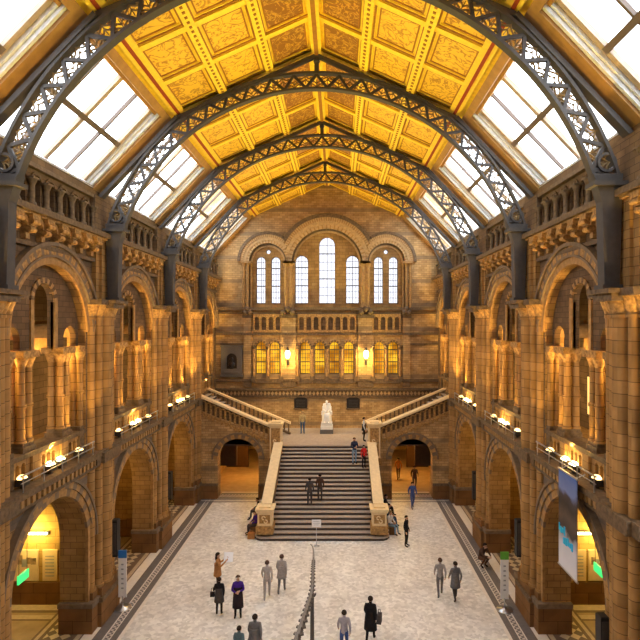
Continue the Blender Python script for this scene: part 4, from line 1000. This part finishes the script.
def pull_banner(x, y, top, lab):
    t = thing('banner_stand', lab, 'sign', (x, y, 0), 'upright floor signs')
    q = B(); q.lathe([(.34, 0), (.34, .025), (.05, .05), (.035, .12)], (0, 0, 0), 16); q.tube((0, 0, .1), (0, 0, .5), .03, n=8); q.obj('base', 'steel', t)
    q = B(); q.box(-.17, .17, -.02, .02, .45, 2.1, 0); q.box(-.172, .172, -.023, .023, 2.1, 2.42, 1)
    for i in range(6): q.box(-.05, .05, -.025, -.02, 1.8-i*.2, 1.86-i*.2, 2)
    q.obj('panel', ['sign_white', top, 'ink_grey'], t)
pull_banner(-8.2, 21.75, 'sign_blue', 'tall white floor sign with a blue top by the pier')
pull_banner(7.85, 21.6, 'sign_green', 'tall white floor sign with a green top by the pier')
t = thing('hanging_banner', 'long hanging banner with blue sky, dark shape and cyan lettering', 'banner', (0, 0, 0))
q = B(); q.box(8.235, 8.265, 15.9, 17.2, 4.0, 7.17, 0); q.obj('sheet', 'banner_print', t)
q = B()
random.seed(3)
for (ya, yb, z0, z1) in ((16.7, 17.15, 5.1, 5.34), (16.15, 16.85, 4.82, 5.06)):     # two short lines of block lettering, illegible at this distance
    y = ya
    while y < yb-.05:
        w = random.choice((.07, .09, .11)); q.box(8.215, 8.235, y, min(yb, y+w), z0+random.choice((0, .05)), z1+random.choice((0, .05, -.04))); y += w+.035
q.obj('lettering', 'cyan', t)
q = B()
q.tube((8.25, 15.86, 7.17), (8.25, 17.24, 7.17), .035, n=8)
for y in (16.0, 17.1): q.tube((8.25, y, 7.17), (8.55, y, 7.3), .015, n=6)
q.obj('rod', 'steel', t)
q = B(); q.tube((8.25, 15.86, 4.0), (8.25, 17.24, 4.0), .035, n=8); q.obj('rod', 'steel', t)
for s in (-1, 1):
    M = WM(s); pass
    sd = 'in the lit alcove opposite the banner' if s < 0 else 'in the lit alcove behind the hanging banner'
    YP = 22.05
    t = thing('tube_lamp', f'glowing fluorescent tube fixed high {sd}', 'lamp', (s*(12.2 if s < 0 else 11.7), YP, 3.05))
    q = B(); q.tube((-.7, -.12, 0), (.7, -.12, 0), .05, n=8); q.obj('tube', 'tube_glow', t)
    q = B(); q.box(-.75, .75, -.07, 0, -.08, .08); q.obj('batten', 'iron', t)
    for (xa, xb, pic) in (((11.9, 13.5, True), (11.1, 11.72, False)) if s < 0 else ((11.56, 12.9, True), (10.85, 11.46, False))):
        w2 = (xb-xa)/2
        t = thing('wall_panel', f"{'wide picture' if pic else 'narrow text'} panel {sd}", 'panel', (s*(xa+xb)/2, YP, 1.0))
        q = B(); q.box(-w2, w2, -.05, 0, 0, 1.32); q.obj('board', 'poster_cream', t)
        q = B()
        if pic:
            for j in range(7):
                x = -w2+.12+(2*w2-.24)*j/7; z = .55+random.random()*.2
                q.box(x, x+(2*w2-.3)/7+.04, -.06, -.05, z, z+.15+random.random()*.3, j % 3 if j % 3 < 2 else 0)
        else:
            for j in range(7): q.box(-w2+.12, w2-.12, -.06, -.05, .2+j*.14, .24+j*.14, 1)
        q.obj('print', ['poster_pic', 'ink_grey', 'cyan'], t)
    t = thing('exit_sign', f'glowing green running-man exit sign hanging {sd}', 'sign', (s*10.9, (19.3 if s < 0 else 19.85), 2.35), None, s*pi/2)
    q = B(); q.box(-.32, .32, -.03, .03, 0, .32); q.obj('face', 'exit_glow', t)
    q = B(); q.ball((-.12, -.035, .25), .03, 8); q.bar((-.12, -.035, .22), (-.10, -.035, .13), .05, .03); q.bar((-.10, -.035, .13), (-.18, -.035, .05), .03, .03); q.bar((-.10, -.035, .13), (-.03, -.035, .06), .03, .03); q.bar((-.12, -.035, .2), (-.05, -.035, .16), .02, .03)
    q.prism(lambda u, w, tt: (u, tt, w), [(.05, .13), (.17, .13), (.17, .07), (.26, .16), (.17, .25), (.17, .19), (.05, .19)], -.04, -.03); q.obj('pictogram', 'sign_white', t)
    q = B()
    for x in (-.25, .25): q.tube((x, 0, .32), (x, 0, 4.15), .012, n=6)
    q.obj('hanger', 'iron', t)
# lit panels glimpsed on the upper gallery
for s, y, z, h, lab in ((-1, 22.4, 9.4, .5, 'small lit notice glowing deep in the gallery opposite the banner'), (1, 24.3, 7.6, 1.9, 'yellow lit display case deep in the banner-side gallery')):
    t = thing('lit_notice', lab, 'display', (s*12.85, y, z))
    q = B(); q.box(-.04, .04, -.4, .4, 0, h); q.obj('frame', 'gallery_door', t)
    q = B(); q.box(-s*.05-.01, -s*.05+.01, -.34, .34, .06, h-.06); q.obj('screen', 'screen_glow', t)

# ------------------------------------------------------------------ lights
def light(kind, name, loc, power, col, target=None, size=None, blend=.6, radius=.15):
    d = bpy.data.lights.new(name, kind); d.energy = power; d.color = col
    if kind in ('SPOT', 'POINT'): d.shadow_soft_size = radius
    if kind == 'SPOT': d.spot_size = radians(size); d.spot_blend = blend
    o = bpy.data.objects.new(name, d); COL.objects.link(o); o.location = loc
    if target: o.rotation_euler = (Vector(target)-Vector(loc)).to_track_quat('-Z', 'Y').to_euler()
    return o
WARM = (1, .62, .13); CEILC = (1, .80, .13); GOLD = (1, .62, .16)
CEIL_P, WALL_P, GAL_P = 4000, 520, 40
for s in (-1, 1):
    for k, yc in enumerate([3.6]+BAYS):
        k -= 1
        light('SPOT', 'ceiling_uplight', (s*8.45, yc, 7.5), CEIL_P, CEILC, (-s*3.3, yc, 21.3), 62, .9, .2)
        if k >= 0:
            for u in (-1.0, 1.0): light('SPOT', 'wall_uplight', (s*8.62, yc+u, 7.4), WALL_P*(2.2 if k == 3 else 1), WARM, (s*9.0, yc+u*2.2, 14.0), 58, .9, .1)
            for sg in (-1, 1): light('SPOT', 'soffit_uplight', (s*8.89, yc-sg*.2, 7.45), 3200, GOLD, (s*9.08, yc+sg*2.0, 12.9), 32, .7, .08)
            light('POINT', 'gallery_lamp', (s*10.6, yc, 8.4), GAL_P, GOLD, radius=.2)
            for u in (-1.74, 1.74): light('POINT', 'lunette_fill', (s*9.8, yc+u, 10.75), 90, GOLD, radius=.08)  # unseen points added so the side lunettes of the screen glow
        if k >= 1: light('SPOT', 'pier_uplight', (s*8.2, yc+1.75, 7.4), 900 if k == 3 else 260, GOLD, (s*8.75, PIERS[k+1]-.3 if k < 4 else 41, 11.0), 44, .8, .1)
        if k in (1, 2, 3): light('POINT', 'ledge_glow', (s*8.6, yc+.1, 7.6), 18, GOLD, radius=.12)
    light('POINT', 'alcove_lamp', (s*12.0, 21.55, 3.15), 150, (1, .68, .15), radius=.3)
    light('POINT', 'aisle_fill', (s*11.3, 32.5, 4.5), 110, WARM, radius=.3); light('POINT', 'aisle_fill', (s*11.3, 26.0, 4.5), 90, WARM, radius=.3)  # fill without fixtures, added to brighten the dark side aisles
    light('POINT', 'passage_lamp', (s*5.3, 39.9, 3.1), 330, (1, .55, .13), radius=.25)
    light('SPOT', 'landing_fill', (s*8.3, 36.9, 8.3), 900, (1, .72, .32), (-s*1.0, YEND, 5.0), 60, .9, .2)  # added spot without a fixture, brightens the end wall behind the statue
    light('POINT', 'lantern_lamp', (s*3.1, YEND-.9, 9.3), 260, GOLD, radius=.15)
    # sky portals in the skylights
    S = SM(s)
    for y0, y1 in RB:
        d = bpy.data.lights.new('sky_portal', 'AREA'); d.shape = 'RECTANGLE'; d.size = (y1-y0)-1.0; d.size_y = LR-.6
        d.cycles.is_portal = True
        o = bpy.data.objects.new('sky_portal', d); COL.objects.link(o)
        c = Vector(S((y0+y1)/2, LR/2, .5)); nrm = (Vector(S(0, 0, 0))-Vector(S(0, 0, 1))).normalized()
        zax = -nrm; xax = Vector((0, 1, 0)); yax = zax.cross(xax)
        o.matrix_world = Matrix.Translation(c) @ Matrix((xax, yax, zax)).transposed().to_4x4()
w = bpy.data.worlds.new('sky'); SC.world = w; w.use_nodes = True
bg = w.node_tree.nodes['Background']; bg.inputs[0].default_value = (.90, .95, 1, 1); bg.inputs[1].default_value = 7.0

# ------------------------------------------------------------------ camera
cd = bpy.data.cameras.new('camera'); cam = bpy.data.objects.new('camera', cd); COL.objects.link(cam)
cam.location = (CX, 0, CZ); cam.rotation_euler = (radians(90), 0, 0)
cd.sensor_width = 36; cd.lens = 36*F/640; cd.shift_x = -18/640; cd.shift_y = 3/640
cd.clip_start = .1; cd.clip_end = 300
SC.camera = cam
SC.view_settings.view_transform = 'Standard'; SC.view_settings.look = 'None'; SC.view_settings.gamma = 1; SC.view_settings.exposure = 0.3
SC.view_settings.use_curve_mapping = False
